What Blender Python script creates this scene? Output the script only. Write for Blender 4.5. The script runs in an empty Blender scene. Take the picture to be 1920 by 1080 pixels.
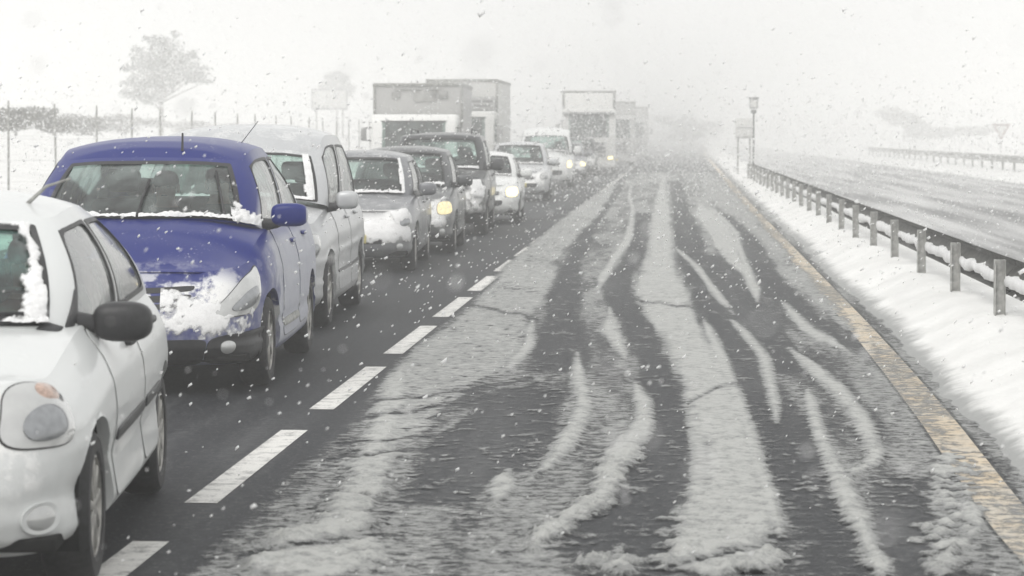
import bpy, bmesh, math, random
import numpy as np
from mathutils import Vector, Matrix

# ------------------------------------------------------------------ camera, sky, sun, exposure
SC = bpy.context.scene
COL = SC.collection
F_PX, CAM_H = 4900.0, 1.75
PITCH = math.atan(285.0 / F_PX)
YAW = math.atan(303.0 / F_PX * math.cos(PITCH))
cam_data = bpy.data.cameras.new('camera')
cam_data.sensor_width = 36.0
cam_data.lens = F_PX / 1920.0 * 36.0
cam_data.clip_start = 0.1
cam_data.clip_end = 3000.0
cam_data.dof.use_dof = True
cam_data.dof.focus_distance = 19.0
cam_data.dof.aperture_fstop = 5.0
cam = bpy.data.objects.new('camera', cam_data)
COL.objects.link(cam)
cam.location = (0, 0, CAM_H)
cam.rotation_euler = (math.pi / 2 - PITCH, 0, YAW)
SC.camera = cam

SUN_EL, SUN_AZ = math.radians(48), math.radians(-150)     # azimuth clockwise from +Y
world = bpy.data.worlds.new('World')
SC.world = world
world.use_nodes = True
wn, wl = world.node_tree.nodes, world.node_tree.links
bg = wn['Background']
bg.inputs['Strength'].default_value = 0.1
sky = wn.new('ShaderNodeTexSky')
sky.sky_type = 'NISHITA'
sky.sun_disc = False
sky.sun_elevation = SUN_EL
sky.sun_rotation = SUN_AZ
sky.dust_density = 6.0
mixw = wn.new('ShaderNodeMix')
mixw.data_type = 'RGBA'
mixw.inputs[0].default_value = 0.93
wl.new(sky.outputs[0], mixw.inputs[6])
mixw.inputs[7].default_value = (11.0, 11.0, 10.88, 1)            # closed snow cloud
wl.new(mixw.outputs[2], bg.inputs['Color'])

sun_data = bpy.data.lights.new('sun', 'SUN')
sun_data.energy = 1.4
sun_data.angle = math.radians(35)
sun_data.color = (1.0, 0.985, 0.96)
sun = bpy.data.objects.new('sun', sun_data)
COL.objects.link(sun)
sd = Vector((math.sin(SUN_AZ) * math.cos(SUN_EL), math.cos(SUN_AZ) * math.cos(SUN_EL), math.sin(SUN_EL)))
sun.rotation_euler = sd.to_track_quat('Z', 'Y').to_euler()

SC.view_settings.view_transform = 'Standard'
SC.view_settings.look = 'None'
SC.view_settings.exposure = 0.0
SC.view_settings.gamma = 1.0
SC.render.engine = 'CYCLES'
SC.cycles.use_denoising = True
SC.cycles.max_bounces = 6
SC.cycles.diffuse_bounces = 3
SC.cycles.glossy_bounces = 3
SC.cycles.transmission_bounces = 6
SC.cycles.transparent_max_bounces = 12
SC.cycles.volume_bounces = 2
SC.cycles.caustics_reflective = False
SC.cycles.caustics_refractive = False

random.seed(7)
RNG = np.random.default_rng(7)


def ground_point(u, v, z=0.0):
    """the place on the level z that is seen at (u, v) of the 1920 wide photograph"""
    a, b = (u - 960.0) / F_PX, (540.0 - v) / F_PX
    cp, sp, cy, sy = math.cos(PITCH), math.sin(PITCH), math.cos(YAW), math.sin(YAW)
    fx, fy, fz = -sy * cp, cy * cp, -sp
    rx, ry = cy, sy
    ux, uy, uz = -sy * sp, cy * sp, cp
    dx, dy, dz = fx + a * rx + b * ux, fy + a * ry + b * uy, fz + b * uz
    t = (z - CAM_H) / dz
    return dx * t, dy * t


def survey(X, Y, Z=0.0):
    """inverse of ground_point, for arrays"""
    cp, sp, cy, sy = math.cos(PITCH), math.sin(PITCH), math.cos(YAW), math.sin(YAW)
    zz = Z - CAM_H
    d = -sy * cp * X + cy * cp * Y - sp * zz
    r = cy * X + sy * Y
    up = -sy * sp * X + cy * sp * Y + cp * zz
    return 960 + F_PX * r / d, 540 - F_PX * up / d


# ------------------------------------------------------------------ noise
def _hash(ix, iy, seed):
    h = (ix.astype(np.int64) * 374761393 + iy.astype(np.int64) * 668265263 + seed * 1442695041) & 0xFFFFFFFF
    h = ((h ^ (h >> 13)) * 1274126177) & 0xFFFFFFFF
    return ((h ^ (h >> 16)) & 0xFFFF) / 65535.0


def vnoise(x, y, seed=0):
    ix, iy = np.floor(x), np.floor(y)
    fx, fy = x - ix, y - iy
    fx, fy = fx * fx * (3 - 2 * fx), fy * fy * (3 - 2 * fy)
    a, b = _hash(ix, iy, seed), _hash(ix + 1, iy, seed)
    c, d = _hash(ix, iy + 1, seed), _hash(ix + 1, iy + 1, seed)
    return (a + (b - a) * fx) * (1 - fy) + (c + (d - c) * fx) * fy


def fbm(x, y, octaves=4, seed=0, gain=0.5):
    s, a, t = 0.0, 1.0, 0.0
    for o in range(octaves):
        s = s + a * vnoise(x * 2 ** o + 17.3 * o, y * 2 ** o - 9.1 * o, seed + o)
        t += a
        a *= gain
    return s / t


def sstep(a, b, x):
    t = np.clip((x - a) / (b - a), 0, 1)
    return t * t * (3 - 2 * t)


# ------------------------------------------------------------------ object helpers
def tag(o, label=None, category=None, group=None, kind=None):
    if label: o['label'] = label
    if category: o['category'] = category
    if group: o['group'] = group
    if kind: o['kind'] = kind
    return o


def empty(name, loc=(0, 0, 0), rz=0.0, parent=None):
    o = bpy.data.objects.new(name, None)
    COL.objects.link(o)
    o.location = loc
    o.rotation_euler = (0, 0, rz)
    o.empty_display_size = 0.2
    o.parent = parent
    return o


def make_mesh(name, verts, faces, smooth=True, sharp=None):
    me = bpy.data.meshes.new(name)
    if isinstance(verts, np.ndarray) and isinstance(faces, np.ndarray):
        k = faces.shape[1]
        me.vertices.add(len(verts))
        me.vertices.foreach_set('co', verts.astype(np.float32).ravel())
        me.loops.add(faces.size)
        me.loops.foreach_set('vertex_index', faces.astype(np.int32).ravel())
        me.polygons.add(len(faces))
        me.polygons.foreach_set('loop_start', np.arange(0, faces.size, k, dtype=np.int32))
        me.update(calc_edges=True)
    else:
        me.from_pydata([tuple(map(float, p)) for p in verts] if not isinstance(verts, np.ndarray) else verts.tolist(), [],
                       faces if not isinstance(faces, np.ndarray) else faces.tolist())
    if smooth:
        me.polygons.foreach_set('use_smooth', [True] * len(me.polygons))
        if sharp:
            me.set_sharp_from_angle(angle=math.radians(sharp))
    me.update()
    return me


def obj(name, me, mat=None, parent=None, loc=None):
    o = bpy.data.objects.new(name, me)
    if mat is not None and not me.materials:
        me.materials.append(mat)
    COL.objects.link(o)
    o.parent = parent
    if loc is not None:
        o.location = loc
    return o


def part(name, verts, faces, mat, parent=None, smooth=True, sharp=None):
    return obj(name, make_mesh(name, verts, faces, smooth, sharp), mat, parent)


class MB:
    """collects shapes for one mesh"""
    def __init__(s):
        s.v, s.f = [], []

    def add(s, verts, faces, M=None):
        n = len(s.v)
        for p in verts:
            p = Vector(p)
            s.v.append(tuple(M @ p) if M else tuple(p))
        s.f += [tuple(i + n for i in f) for f in faces]
        return s

    def box(s, c, d, r=0.0, rot=None, seg=2):
        v, f = rounded_box(d[0], d[1], d[2], r, seg)
        M = Matrix.Translation(c)
        if rot: M = M @ rot
        return s.add(v, f, M)

    def tube(s, pts, r, n=8, caps=True):
        pts = [Vector(p) for p in pts]
        rr = r if isinstance(r, (list, tuple)) else [r] * len(pts)
        base = len(s.v)
        prev = None
        for i, p in enumerate(pts):
            t = (pts[min(i + 1, len(pts) - 1)] - pts[max(i - 1, 0)]).normalized()
            a = Vector((0, 0, 1)) if abs(t.z) < 0.9 else Vector((1, 0, 0))
            if prev is not None: a = prev
            b = t.cross(a).normalized()
            a = b.cross(t).normalized()
            prev = a
            for k in range(n):
                w = 2 * math.pi * k / n
                s.v.append(tuple(p + (a * math.cos(w) + b * math.sin(w)) * rr[i]))
        for i in range(len(pts) - 1):
            for k in range(n):
                k2 = (k + 1) % n
                s.f.append((base + i * n + k, base + i * n + k2, base + (i + 1) * n + k2, base + (i + 1) * n + k))
        if caps:
            s.f.append(tuple(base + k for k in range(n))[::-1])
            e = base + (len(pts) - 1) * n
            s.f.append(tuple(e + k for k in range(n)))
        return s

    def lathe(s, prof, M=None, n=40):
        """profile (radius, along) turned about the x axis"""
        v, f = [], []
        m = len(prof)
        for k in range(n):
            w = 2 * math.pi * k / n
            for (r, x) in prof:
                v.append((x, r * math.cos(w), r * math.sin(w)))
        for k in range(n):
            k2 = (k + 1) % n
            for i in range(m - 1):
                f.append((k * m + i, k * m + i + 1, k2 * m + i + 1, k2 * m + i))
        return s.add(v, f, M)

    def ellipsoid(s, c, d, p=2.0, nu=20, nv=12, M=None):
        v, f = [], []
        def sg(a, e): return math.copysign(abs(a) ** e, a)
        e = 2.0 / p
        for j in range(nv + 1):
            th = -math.pi / 2 + math.pi * j / nv
            for i in range(nu):
                ph = 2 * math.pi * i / nu
                v.append((c[0] + d[0] * sg(math.cos(th), e) * sg(math.cos(ph), e),
                          c[1] + d[1] * sg(math.cos(th), e) * sg(math.sin(ph), e),
                          c[2] + d[2] * sg(math.sin(th), e)))
        for j in range(nv):
            for i in range(nu):
                i2 = (i + 1) % nu
                f.append((j * nu + i, j * nu + i2, (j + 1) * nu + i2, (j + 1) * nu + i))
        return s.add(v, f, M)

    def build(s, name, mat, parent=None, smooth=True, sharp=40):
        return part(name, s.v, s.f, mat, parent, smooth, sharp)


_BOX = {}


def rounded_box(sx, sy, sz, r=0.0, seg=2):
    key = (round(sx, 4), round(sy, 4), round(sz, 4), round(r, 4), seg)
    if key not in _BOX:
        bm = bmesh.new()
        bmesh.ops.create_cube(bm, size=1.0)
        bmesh.ops.scale(bm, vec=(sx, sy, sz), verts=bm.verts)
        if r > 0:
            bmesh.ops.bevel(bm, geom=list(bm.edges) + list(bm.verts), offset=min(r, 0.49 * min(sx, sy, sz)), segments=seg, profile=0.5, affect='EDGES')
        bm.verts.index_update()
        _BOX[key] = ([tuple(v.co) for v in bm.verts], [tuple(v.index for v in f.verts) for f in bm.faces])
        bm.free()
    return _BOX[key]


def copy_tree(o, parent=None):
    c = o.copy()
    COL.objects.link(c)
    c.parent = parent
    for ch in list(o.children):
        copy_tree(ch, c)
    return c


# ------------------------------------------------------------------ materials
def new_mat(name):
    m = bpy.data.materials.new(name)
    m.use_nodes = True
    return m, m.node_tree.nodes, m.node_tree.links, m.node_tree.nodes['Principled BSDF']


def noise_node(N, L, scale, detail=4, rough=0.55, coord='Object', vec_scale=None):
    tc = N.new('ShaderNodeTexCoord')
    out = tc.outputs[coord]
    if vec_scale:
        mp = N.new('ShaderNodeMapping')
        mp.inputs['Scale'].default_value = vec_scale
        L.new(out, mp.inputs['Vector'])
        out = mp.outputs[0]
    n = N.new('ShaderNodeTexNoise')
    n.inputs['Scale'].default_value = scale
    n.inputs['Detail'].default_value = detail
    n.inputs['Roughness'].default_value = rough
    L.new(out, n.inputs['Vector'])
    return n.outputs['Fac']


def ramp(N, L, src, a, b, lo=0.0, hi=1.0):
    r = N.new('ShaderNodeMapRange')
    r.interpolation_type = 'SMOOTHSTEP'
    L.new(src, r.inputs['Value'])
    r.inputs['From Min'].default_value = a
    r.inputs['From Max'].default_value = b
    r.inputs['To Min'].default_value = lo
    r.inputs['To Max'].default_value = hi
    return r.outputs['Result']


def math_node(N, L, op, a, b):
    m = N.new('ShaderNodeMath')
    m.operation = op
    for i, x in enumerate((a, b)):
        if isinstance(x, (int, float)): m.inputs[i].default_value = x
        else: L.new(x, m.inputs[i])
    return m.outputs[0]


def mix_col(N, L, fac, a, b):
    m = N.new('ShaderNodeMix')
    m.data_type = 'RGBA'
    if isinstance(fac, (int, float)): m.inputs[0].default_value = fac
    else: L.new(fac, m.inputs[0])
    for i, x in ((6, a), (7, b)):
        if isinstance(x, tuple): m.inputs[i].default_value = (*x, 1)
        else: L.new(x, m.inputs[i])
    return m.outputs[2]


def bump(N, L, P, height, strength=0.3, dist=0.01):
    b = N.new('ShaderNodeBump')
    b.inputs['Strength'].default_value = strength
    b.inputs['Distance'].default_value = dist
    L.new(height, b.inputs['Height'])
    L.new(b.outputs[0], P.inputs['Normal'])


def plain(name, col, rough=0.5, metal=0.0, var=0.15, scale=30, coat=0.0, spec=0.5):
    m, N, L, P = new_mat(name)
    f = noise_node(N, L, scale)
    d = tuple(c * (1 - var) for c in col)
    e = tuple(min(1, c * (1 + var)) for c in col)
    L.new(mix_col(N, L, ramp(N, L, f, 0.3, 0.7), d, e), P.inputs['Base Color'])
    P.inputs['Roughness'].default_value = rough
    P.inputs['Metallic'].default_value = metal
    P.inputs['Coat Weight'].default_value = coat
    P.inputs['Specular IOR Level'].default_value = spec
    return m


SNOW_C = (0.84, 0.84, 0.83)


def paint(name, col, metal=0.0, spray=0.5, top_snow=0.25, front_snow=0.0, coat=0.6, rough=0.4, spec=0.5, side_salt_sheen=0.0, salt_sheen_c=(0.52, 0.53, 0.57)):
    """car paint with road spray on the low sides, wet snow stuck on top and on the nose"""
    m, N, L, P = new_mat(name)
    tc = N.new('ShaderNodeTexCoord')
    sep = N.new('ShaderNodeSeparateXYZ')
    L.new(tc.outputs['Object'], sep.inputs[0])
    geo = N.new('ShaderNodeNewGeometry')
    sepn = N.new('ShaderNodeSeparateXYZ')
    L.new(geo.outputs['Normal'], sepn.inputs[0])
    n1 = noise_node(N, L, 5.0, 6, 0.65)
    n2 = noise_node(N, L, 60.0, 3, 0.7)
    # spray: streaky grey film
    low = ramp(N, L, sep.outputs['Z'], 0.95, 0.25)
    sp = math_node(N, L, 'MULTIPLY', math_node(N, L, 'MULTIPLY', low, ramp(N, L, n1, 0.25, 0.7)), spray)
    if side_salt_sheen > 0:      # salty film on the flanks, with pale reflection painted into its colour
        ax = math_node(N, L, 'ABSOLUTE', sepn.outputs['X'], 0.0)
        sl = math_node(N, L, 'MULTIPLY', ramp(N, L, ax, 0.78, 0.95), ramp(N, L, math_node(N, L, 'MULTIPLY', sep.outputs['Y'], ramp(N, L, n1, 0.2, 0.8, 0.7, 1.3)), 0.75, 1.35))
        sl = math_node(N, L, 'MULTIPLY', sl, ramp(N, L, n1, 0.15, 0.6, side_salt_sheen * 0.85, side_salt_sheen))
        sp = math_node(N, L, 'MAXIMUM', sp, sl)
    c = mix_col(N, L, sp, col, salt_sheen_c if side_salt_sheen > 0 else (0.30, 0.30, 0.29))
    # snow stuck on the top faces
    up = ramp(N, L, sepn.outputs['Z'], 0.55, 0.95)
    sn = math_node(N, L, 'MULTIPLY', up, ramp(N, L, math_node(N, L, 'ADD', math_node(N, L, 'MULTIPLY', n2, 0.55), math_node(N, L, 'MULTIPLY', n1, 0.45)), 0.66 - top_snow * 0.45, 0.72 - top_snow * 0.28))
    sn = math_node(N, L, 'MULTIPLY', sn, min(1.0, 0.25 + top_snow))
    if front_snow > 0:
        fy = ramp(N, L, sepn.outputs['Y'], -0.25, -0.8)
        fz = math_node(N, L, 'MULTIPLY', ramp(N, L, sep.outputs['Z'], 0.36, 0.5), ramp(N, L, sep.outputs['Z'], 0.95, 0.72))
        ff = math_node(N, L, 'MULTIPLY', math_node(N, L, 'MULTIPLY', fy, fz), ramp(N, L, n1, 0.62 - front_snow * 0.5, 0.72 - front_snow * 0.42))
        sn = math_node(N, L, 'MAXIMUM', sn, ff)
    c = mix_col(N, L, sn, c, SNOW_C)
    L.new(c, P.inputs['Base Color'])
    both = math_node(N, L, 'MAXIMUM', sn, sp)
    L.new(math_node(N, L, 'ADD', math_node(N, L, 'MULTIPLY', both, 0.35), rough), P.inputs['Roughness'])
    mm = math_node(N, L, 'MULTIPLY', math_node(N, L, 'SUBTRACT', 1.0, both), metal)
    L.new(mm, P.inputs['Metallic'])
    L.new(math_node(N, L, 'MULTIPLY', math_node(N, L, 'SUBTRACT', 1.0, both), coat), P.inputs['Coat Weight'])
    P.inputs['Coat Roughness'].default_value = 0.12
    P.inputs['Specular IOR Level'].default_value = spec
    bump(N, L, P, math_node(N, L, 'MULTIPLY', sn, n2), 0.5, 0.006)
    return m


def glass(name, tint=(0.55, 0.68, 0.62), clear=0.8, refl=0.04, frost=0.25, mist_sheen=(0.34, 0.40, 0.38)):
    """tinted window, part of it misted and speckled with snow; the misting also paints in pale reflections"""
    m, N, L, P = new_mat(name)
    out = N['Material Output']
    tr = N.new('ShaderNodeBsdfTransparent')
    tr.inputs['Color'].default_value = (*tint, 1)
    gl = N.new('ShaderNodeBsdfGlossy')
    gl.inputs['Roughness'].default_value = 0.06
    fr = N.new('ShaderNodeFresnel')
    fr.inputs['IOR'].default_value = 1.5
    mx = N.new('ShaderNodeMixShader')
    L.new(math_node(N, L, 'ADD', math_node(N, L, 'MULTIPLY', fr.outputs[0], 0.9), refl), mx.inputs[0])
    L.new(tr.outputs[0], mx.inputs[1])
    L.new(gl.outputs[0], mx.inputs[2])
    df = N.new('ShaderNodeBsdfDiffuse')
    df.inputs['Color'].default_value = (*mist_sheen, 1)
    n1 = noise_node(N, L, 90.0, 2, 0.6)
    n2 = noise_node(N, L, 3.0, 4, 0.6)
    ff = math_node(N, L, 'MAXIMUM', ramp(N, L, n1, 0.66, 0.72, 0.0, 0.75),
                   ramp(N, L, n2, 0.35, 0.8, 0.0, 1.0 - clear))
    ff = math_node(N, L, 'MULTIPLY', ff, min(1.0, frost * 4))
    mx2 = N.new('ShaderNodeMixShader')
    L.new(ff, mx2.inputs[0])
    L.new(mx.outputs[0], mx2.inputs[1])
    L.new(df.outputs[0], mx2.inputs[2])
    L.new(mx2.outputs[0], out.inputs['Surface'])
    return m


def emit(name, col, strength):
    m, N, L, P = new_mat(name)
    P.inputs['Base Color'].default_value = (0.25, 0.24, 0.2, 1)
    P.inputs['Emission Color'].default_value = (*col, 1)
    f = noise_node(N, L, 25, 2)
    L.new(ramp(N, L, f, 0.2, 0.8, strength * 0.6, strength * 1.3), P.inputs['Emission Strength'])
    return m


def snow_mat(name, col=SNOW_C, rough=0.85, bs=0.4, scale=35.0, var=0.1, fine=140):
    m, N, L, P = new_mat(name)
    n1 = noise_node(N, L, scale, 5, 0.6)
    n2 = noise_node(N, L, scale * 0.07, 4, 0.6)
    dark = tuple(c * (1 - var * 2) for c in col)
    f = math_node(N, L, 'ADD', math_node(N, L, 'MULTIPLY', n1, 0.4), math_node(N, L, 'MULTIPLY', n2, 0.6))
    L.new(mix_col(N, L, ramp(N, L, f, 0.3, 0.65), dark, col), P.inputs['Base Color'])
    P.inputs['Roughness'].default_value = rough
    P.inputs['Specular IOR Level'].default_value = 0.2
    n3 = noise_node(N, L, fine, 3, 0.7)
    bump(N, L, P, math_node(N, L, 'ADD', n1, math_node(N, L, 'MULTIPLY', n3, 0.3)), bs, 0.02)
    return m


M = {}
M['snow'] = snow_mat('snow')
M['car_snow'] = snow_mat('car_snow', (0.86, 0.86, 0.86), 0.8, 0.3, 60)
# snow blown onto bodywork thins out to a dusting at its edge (per-vertex cover)
m = snow_mat('clinging_snow', (0.86, 0.86, 0.86), 0.8, 0.25, 60)
N, L = m.node_tree.nodes, m.node_tree.links
at = N.new('ShaderNodeAttribute')
at.attribute_name = 'cover'
nz = noise_node(N, L, 160, 3, 0.7)
al = ramp(N, L, math_node(N, L, 'ADD', at.outputs['Fac'], math_node(N, L, 'MULTIPLY', math_node(N, L, 'SUBTRACT', nz, 0.5), 0.7)), 0.12, 0.62)
L.new(al, N['Principled BSDF'].inputs['Alpha'])
M['clinging_snow'] = m
M['black_plastic'] = plain('black_plastic', (0.018, 0.018, 0.02), 0.45, 0, 0.3, 40)
M['rubber'] = plain('rubber', (0.014, 0.014, 0.015), 0.7, 0, 0.5, 40)
M['seal'] = plain('seal', (0.012, 0.012, 0.013), 0.5)
M['under'] = plain('underside', (0.012, 0.012, 0.012), 0.9, spec=0.1)
M['alloy'] = plain('alloy', (0.36, 0.35, 0.33), 0.4, 0.7, 0.3, 12)
M['cabin'] = plain('cabin_trim', (0.035, 0.036, 0.038), 0.8)
M['seat'] = plain('seat_cloth', (0.06, 0.06, 0.065), 0.9)
M['chrome'] = plain('chrome', (0.6, 0.6, 0.6), 0.25, 0.9)
M['glass'] = glass('window_glass', (0.78, 0.90, 0.86), 0.58, 0.05)
M['glass_green'] = glass('window_glass_green', (0.66, 0.90, 0.82), 0.25, 0.05, mist_sheen=(0.20, 0.34, 0.31))
M['glass_dark'] = glass('window_glass_dark', (0.50, 0.62, 0.58), 0.5, 0.06)
M['side_glass'] = glass('side_glass', (0.60, 0.66, 0.64), 0.10, 0.30, mist_sheen=(0.5, 0.52, 0.51))  # pale diffuse share stands in for the bright surroundings reflected in the panes
M['lamp_lens'] = plain('lamp_lens', (0.50, 0.505, 0.50), 0.10, 0.25, 0.08, 8, 1.0)
M['lamp_inner'] = plain('lamp_reflector', (0.30, 0.31, 0.32), 0.2, 0.6, 0.12, 30)
M['amber'] = plain('amber_lens', (0.44, 0.31, 0.25), 0.25, 0.0, 0.25, 60, 0.6)
M['lit'] = emit('lit_headlight', (1.0, 0.86, 0.45), 0.95)
M['lit_far'] = emit('lit_headlight_far', (1.0, 0.85, 0.45), 2.2)
M['plate'] = plain('number_plate', (0.62, 0.55, 0.22), 0.5, 0, 0.25, 20)
M['post'] = plain('pale_post', (0.36, 0.36, 0.345), 0.7, 0.0, 0.35, 14)
M['galv'] = plain('galvanised_steel', (0.30, 0.30, 0.285), 0.6, 0.25, 0.35, 14)
M['rail'] = plain('weathered_rail', (0.065, 0.065, 0.058), 0.8, 0.0, 0.6, 18)
M['jacket_a'] = plain('brown_jacket', (0.22, 0.10, 0.06), 0.9)
M['jacket_b'] = plain('grey_jacket', (0.16, 0.15, 0.14), 0.9)
M['skin'] = plain('skin', (0.52, 0.33, 0.24), 0.6, var=0.06)
M['hair'] = plain('dark_hair', (0.03, 0.022, 0.018), 0.7)

# ------------------------------------------------------------------ the setting: ground, roads, markings
def depth_rows(y0, y1, k, lo, hi):
    ys = [y0]
    while ys[-1] < y1:
        ys.append(ys[-1] + min(hi, max(lo, k * ys[-1] ** 2 / 8575.0)))
    return np.array(ys)


def grid_mesh(xs, ys, zfun):
    X, Y = np.meshgrid(xs, ys)
    Z = zfun(X, Y)
    V = np.stack([X, Y, Z], -1).reshape(-1, 3)
    n, m = len(xs), len(ys)
    i = np.arange(n * m).reshape(m, n)
    Fc = np.stack([i[:-1, :-1], i[:-1, 1:], i[1:, 1:], i[1:, :-1]], -1).reshape(-1, 4)
    return V, Fc


# the solid yellow edge line bends a little away from the lane
EDGE = [ground_point(u, v) for u, v in ((1990, 1080), (1905, 990), (1760, 792), (1680, 693), (1600, 600), (1530, 524), (1470, 458), (1420, 404), (1380, 358), (1346, 318), (1322, 290))]
EY = np.array([0.0] + [p[1] for p in EDGE] + [400.0])
EX = np.array([EDGE[0][0] - 0.1] + [p[0] for p in EDGE] + [EDGE[-1][0] + 2.0])


def edge_x(Y):
    return np.interp(Y, EY, EX)


def ground_z(X, Y):
    e = edge_x(Y)
    n = fbm(X * 1.3, Y * 0.7, 4, 3) - 0.5
    nf = fbm(X * 7, Y * 7, 3, 5) - 0.5
    z = np.full_like(X, -0.10)
    # median bank between the two carriageways
    d = X - e
    bank = -0.06 + 0.10 * sstep(0.06, 0.34, d + 0.22 * n + 0.08 * nf) + 0.22 * sstep(0.22, 0.95, d + 0.15 * n) - 0.50 * sstep(1.7, 2.3, d + 0.25 * n)
    z = np.where(X > 1.0, bank, z)
    # beyond the other carriageway
    far = -0.10 + 0.22 * sstep(12.0, 12.6, X + 0.5 * n) + 0.35 * sstep(12.6, 16, X) + 1.1 * sstep(15, 34, X) + 2.0 * sstep(40, 120, X)
    z = np.where(X > 8.0, far, z)
    lef = -0.10 + 0.2 * sstep(9.9, 10.6, -X + 0.5 * n) + 0.5 * sstep(11, 15, -X) + 1.15 * sstep(15, 26, -X) + 1.6 * sstep(40, 120, -X)
    z = np.where(X < -8.0, lef, z)
    lump = (n * 0.055 + nf * 0.05 + 0.05 * (fbm(X * 3.1, Y * 2.9, 3, 9) - 0.5)) * sstep(-0.02, 0.15, z)
    return z + lump


xs = np.concatenate([np.array([-420, -260, -160, -110, -80, -60, -46, -36, -30]), np.arange(-26, -9.2, 0.5), np.array([-8, -6, -4, -2, 0]),
                     np.arange(1.0, 5.6, 0.06), np.arange(6, 11.6, 1.0), np.arange(11.8, 15, 0.15), np.arange(15.5, 34, 1.2), np.array([38, 46, 60, 80, 110, 160, 260, 420])])
ys = np.concatenate([np.array([-120, -60, -20, 0, 6]), depth_rows(8, 160, 1.6, 0.05, 1.2), np.arange(165, 300, 6), np.array([320, 360, 420, 500, 600, 760, 950])])
V, Fc = grid_mesh(xs, ys, ground_z)
m, N, L, P = new_mat('ground_snow')
at = N.new('ShaderNodeAttribute')
at.attribute_name = 'clean'
na = noise_node(N, L, 6.0, 6, 0.65)
nb = noise_node(N, L, 0.9, 5, 0.6)
cl = math_node(N, L, 'ADD', at.outputs['Fac'], math_node(N, L, 'MULTIPLY', math_node(N, L, 'SUBTRACT', na, 0.5), 0.9))
cs_ = mix_col(N, L, ramp(N, L, nb, 0.3, 0.7), (0.72, 0.72, 0.705), (0.84, 0.84, 0.825))
L.new(mix_col(N, L, ramp(N, L, cl, 0.15, 0.85), (0.34, 0.345, 0.34), cs_), P.inputs['Base Color'])     # soaked grey rim along the road
P.inputs['Roughness'].default_value = 0.9
P.inputs['Specular IOR Level'].default_value = 0.2
bump(N, L, P, math_node(N, L, 'ADD', na, math_node(N, L, 'MULTIPLY', noise_node(N, L, 45, 3, 0.7), 0.4)), 0.6, 0.03)
gme = make_mesh('ground', V, Fc)
att = gme.attributes.new('clean', 'FLOAT', 'POINT')
att.data.foreach_set('value', np.clip((V[:, 2] - 0.01) / 0.09, 0, 1).astype(np.float32))
ground = tag(obj('ground', gme, m), kind='structure')

# asphalt: dark wet aggregate with a grey film of thin slush in streaks along the road
def asphalt(name, film=0.5, streak=(2.2, 0.12, 1), base=(0.0125, 0.0138, 0.017), film_c=(0.33, 0.335, 0.33), along=True, lo=0.47, hi=0.70):
    m, N, L, P = new_mat(name)
    g = noise_node(N, L, 90, 3, 0.7)
    c = mix_col(N, L, ramp(N, L, g, 0.3, 0.75), tuple(b * 0.7 for b in base), tuple(b * 1.7 for b in base))
    s1 = noise_node(N, L, 1.0, 6, 0.62, vec_scale=streak)
    s2 = noise_node(N, L, 14.0, 4, 0.7)
    mix = math_node(N, L, 'ADD', math_node(N, L, 'MULTIPLY', s1, 0.6), math_node(N, L, 'MULTIPLY', s2, 0.4))
    f = ramp(N, L, mix, lo, hi, 0.0, film)
    sp = ramp(N, L, noise_node(N, L, 38.0, 3, 0.65), 0.585, 0.65, 0.0, min(1.0, film * 1.3))     # loose crumbs of snow
    f = math_node(N, L, 'MAXIMUM', f, sp)
    L.new(mix_col(N, L, f, c, film_c), P.inputs['Base Color'])
    L.new(math_node(N, L, 'ADD', math_node(N, L, 'MULTIPLY', f, 0.3), 0.55), P.inputs['Roughness'])
    P.inputs['Specular IOR Level'].default_value = 0.10
    bump(N, L, P, g, 0.5, 0.004)
    return m


M['asphalt'] = asphalt('wet_asphalt', 0.42, lo=.46, hi=.72, film_c=(0.24, 0.245, 0.245))
M['asphalt_far'] = asphalt('slushy_asphalt', 0.92, (1.3, 0.045, 1), (0.07, 0.071, 0.073), (0.56, 0.56, 0.555), lo=0.36, hi=0.60)


def road_sheet(name, x0, x1, mat, shoulder=None):
    ysr = np.concatenate([np.arange(-60, 200, 4.0), np.array([220, 260, 320, 400, 500, 600])])
    v, f = [], []
    for i, y in enumerate(ysr):
        xr = float(edge_x(y)) + shoulder if shoulder is not None else x1
        v += [(x0, y, 0.0), (xr, y, 0.0)]
        if i: f.append((2 * i - 2, 2 * i - 1, 2 * i + 1, 2 * i))
    return tag(part(name, v, f, mat, smooth=False), kind='structure')


road = road_sheet('road', -10.6, None, M['asphalt'], shoulder=1.3)
other_road = road_sheet('opposite_carriageway', 3.3, 12.6, M['asphalt_far'])


def worn_paint(name, col, wear=0.35, under=(0.42, 0.42, 0.40), scale=3.0, lo=0.45, hi=0.7):
    m, N, L, P = new_mat(name)
    a = noise_node(N, L, scale, 6, 0.65)
    b = noise_node(N, L, 70, 3, 0.7)
    f = ramp(N, L, math_node(N, L, 'ADD', math_node(N, L, 'MULTIPLY', a, 0.65), math_node(N, L, 'MULTIPLY', b, 0.35)), lo, hi, 0, wear)
    L.new(mix_col(N, L, f, col, under), P.inputs['Base Color'])
    P.inputs['Roughness'].default_value = 0.6
    bump(N, L, P, b, 0.3, 0.004)
    return m


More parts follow.
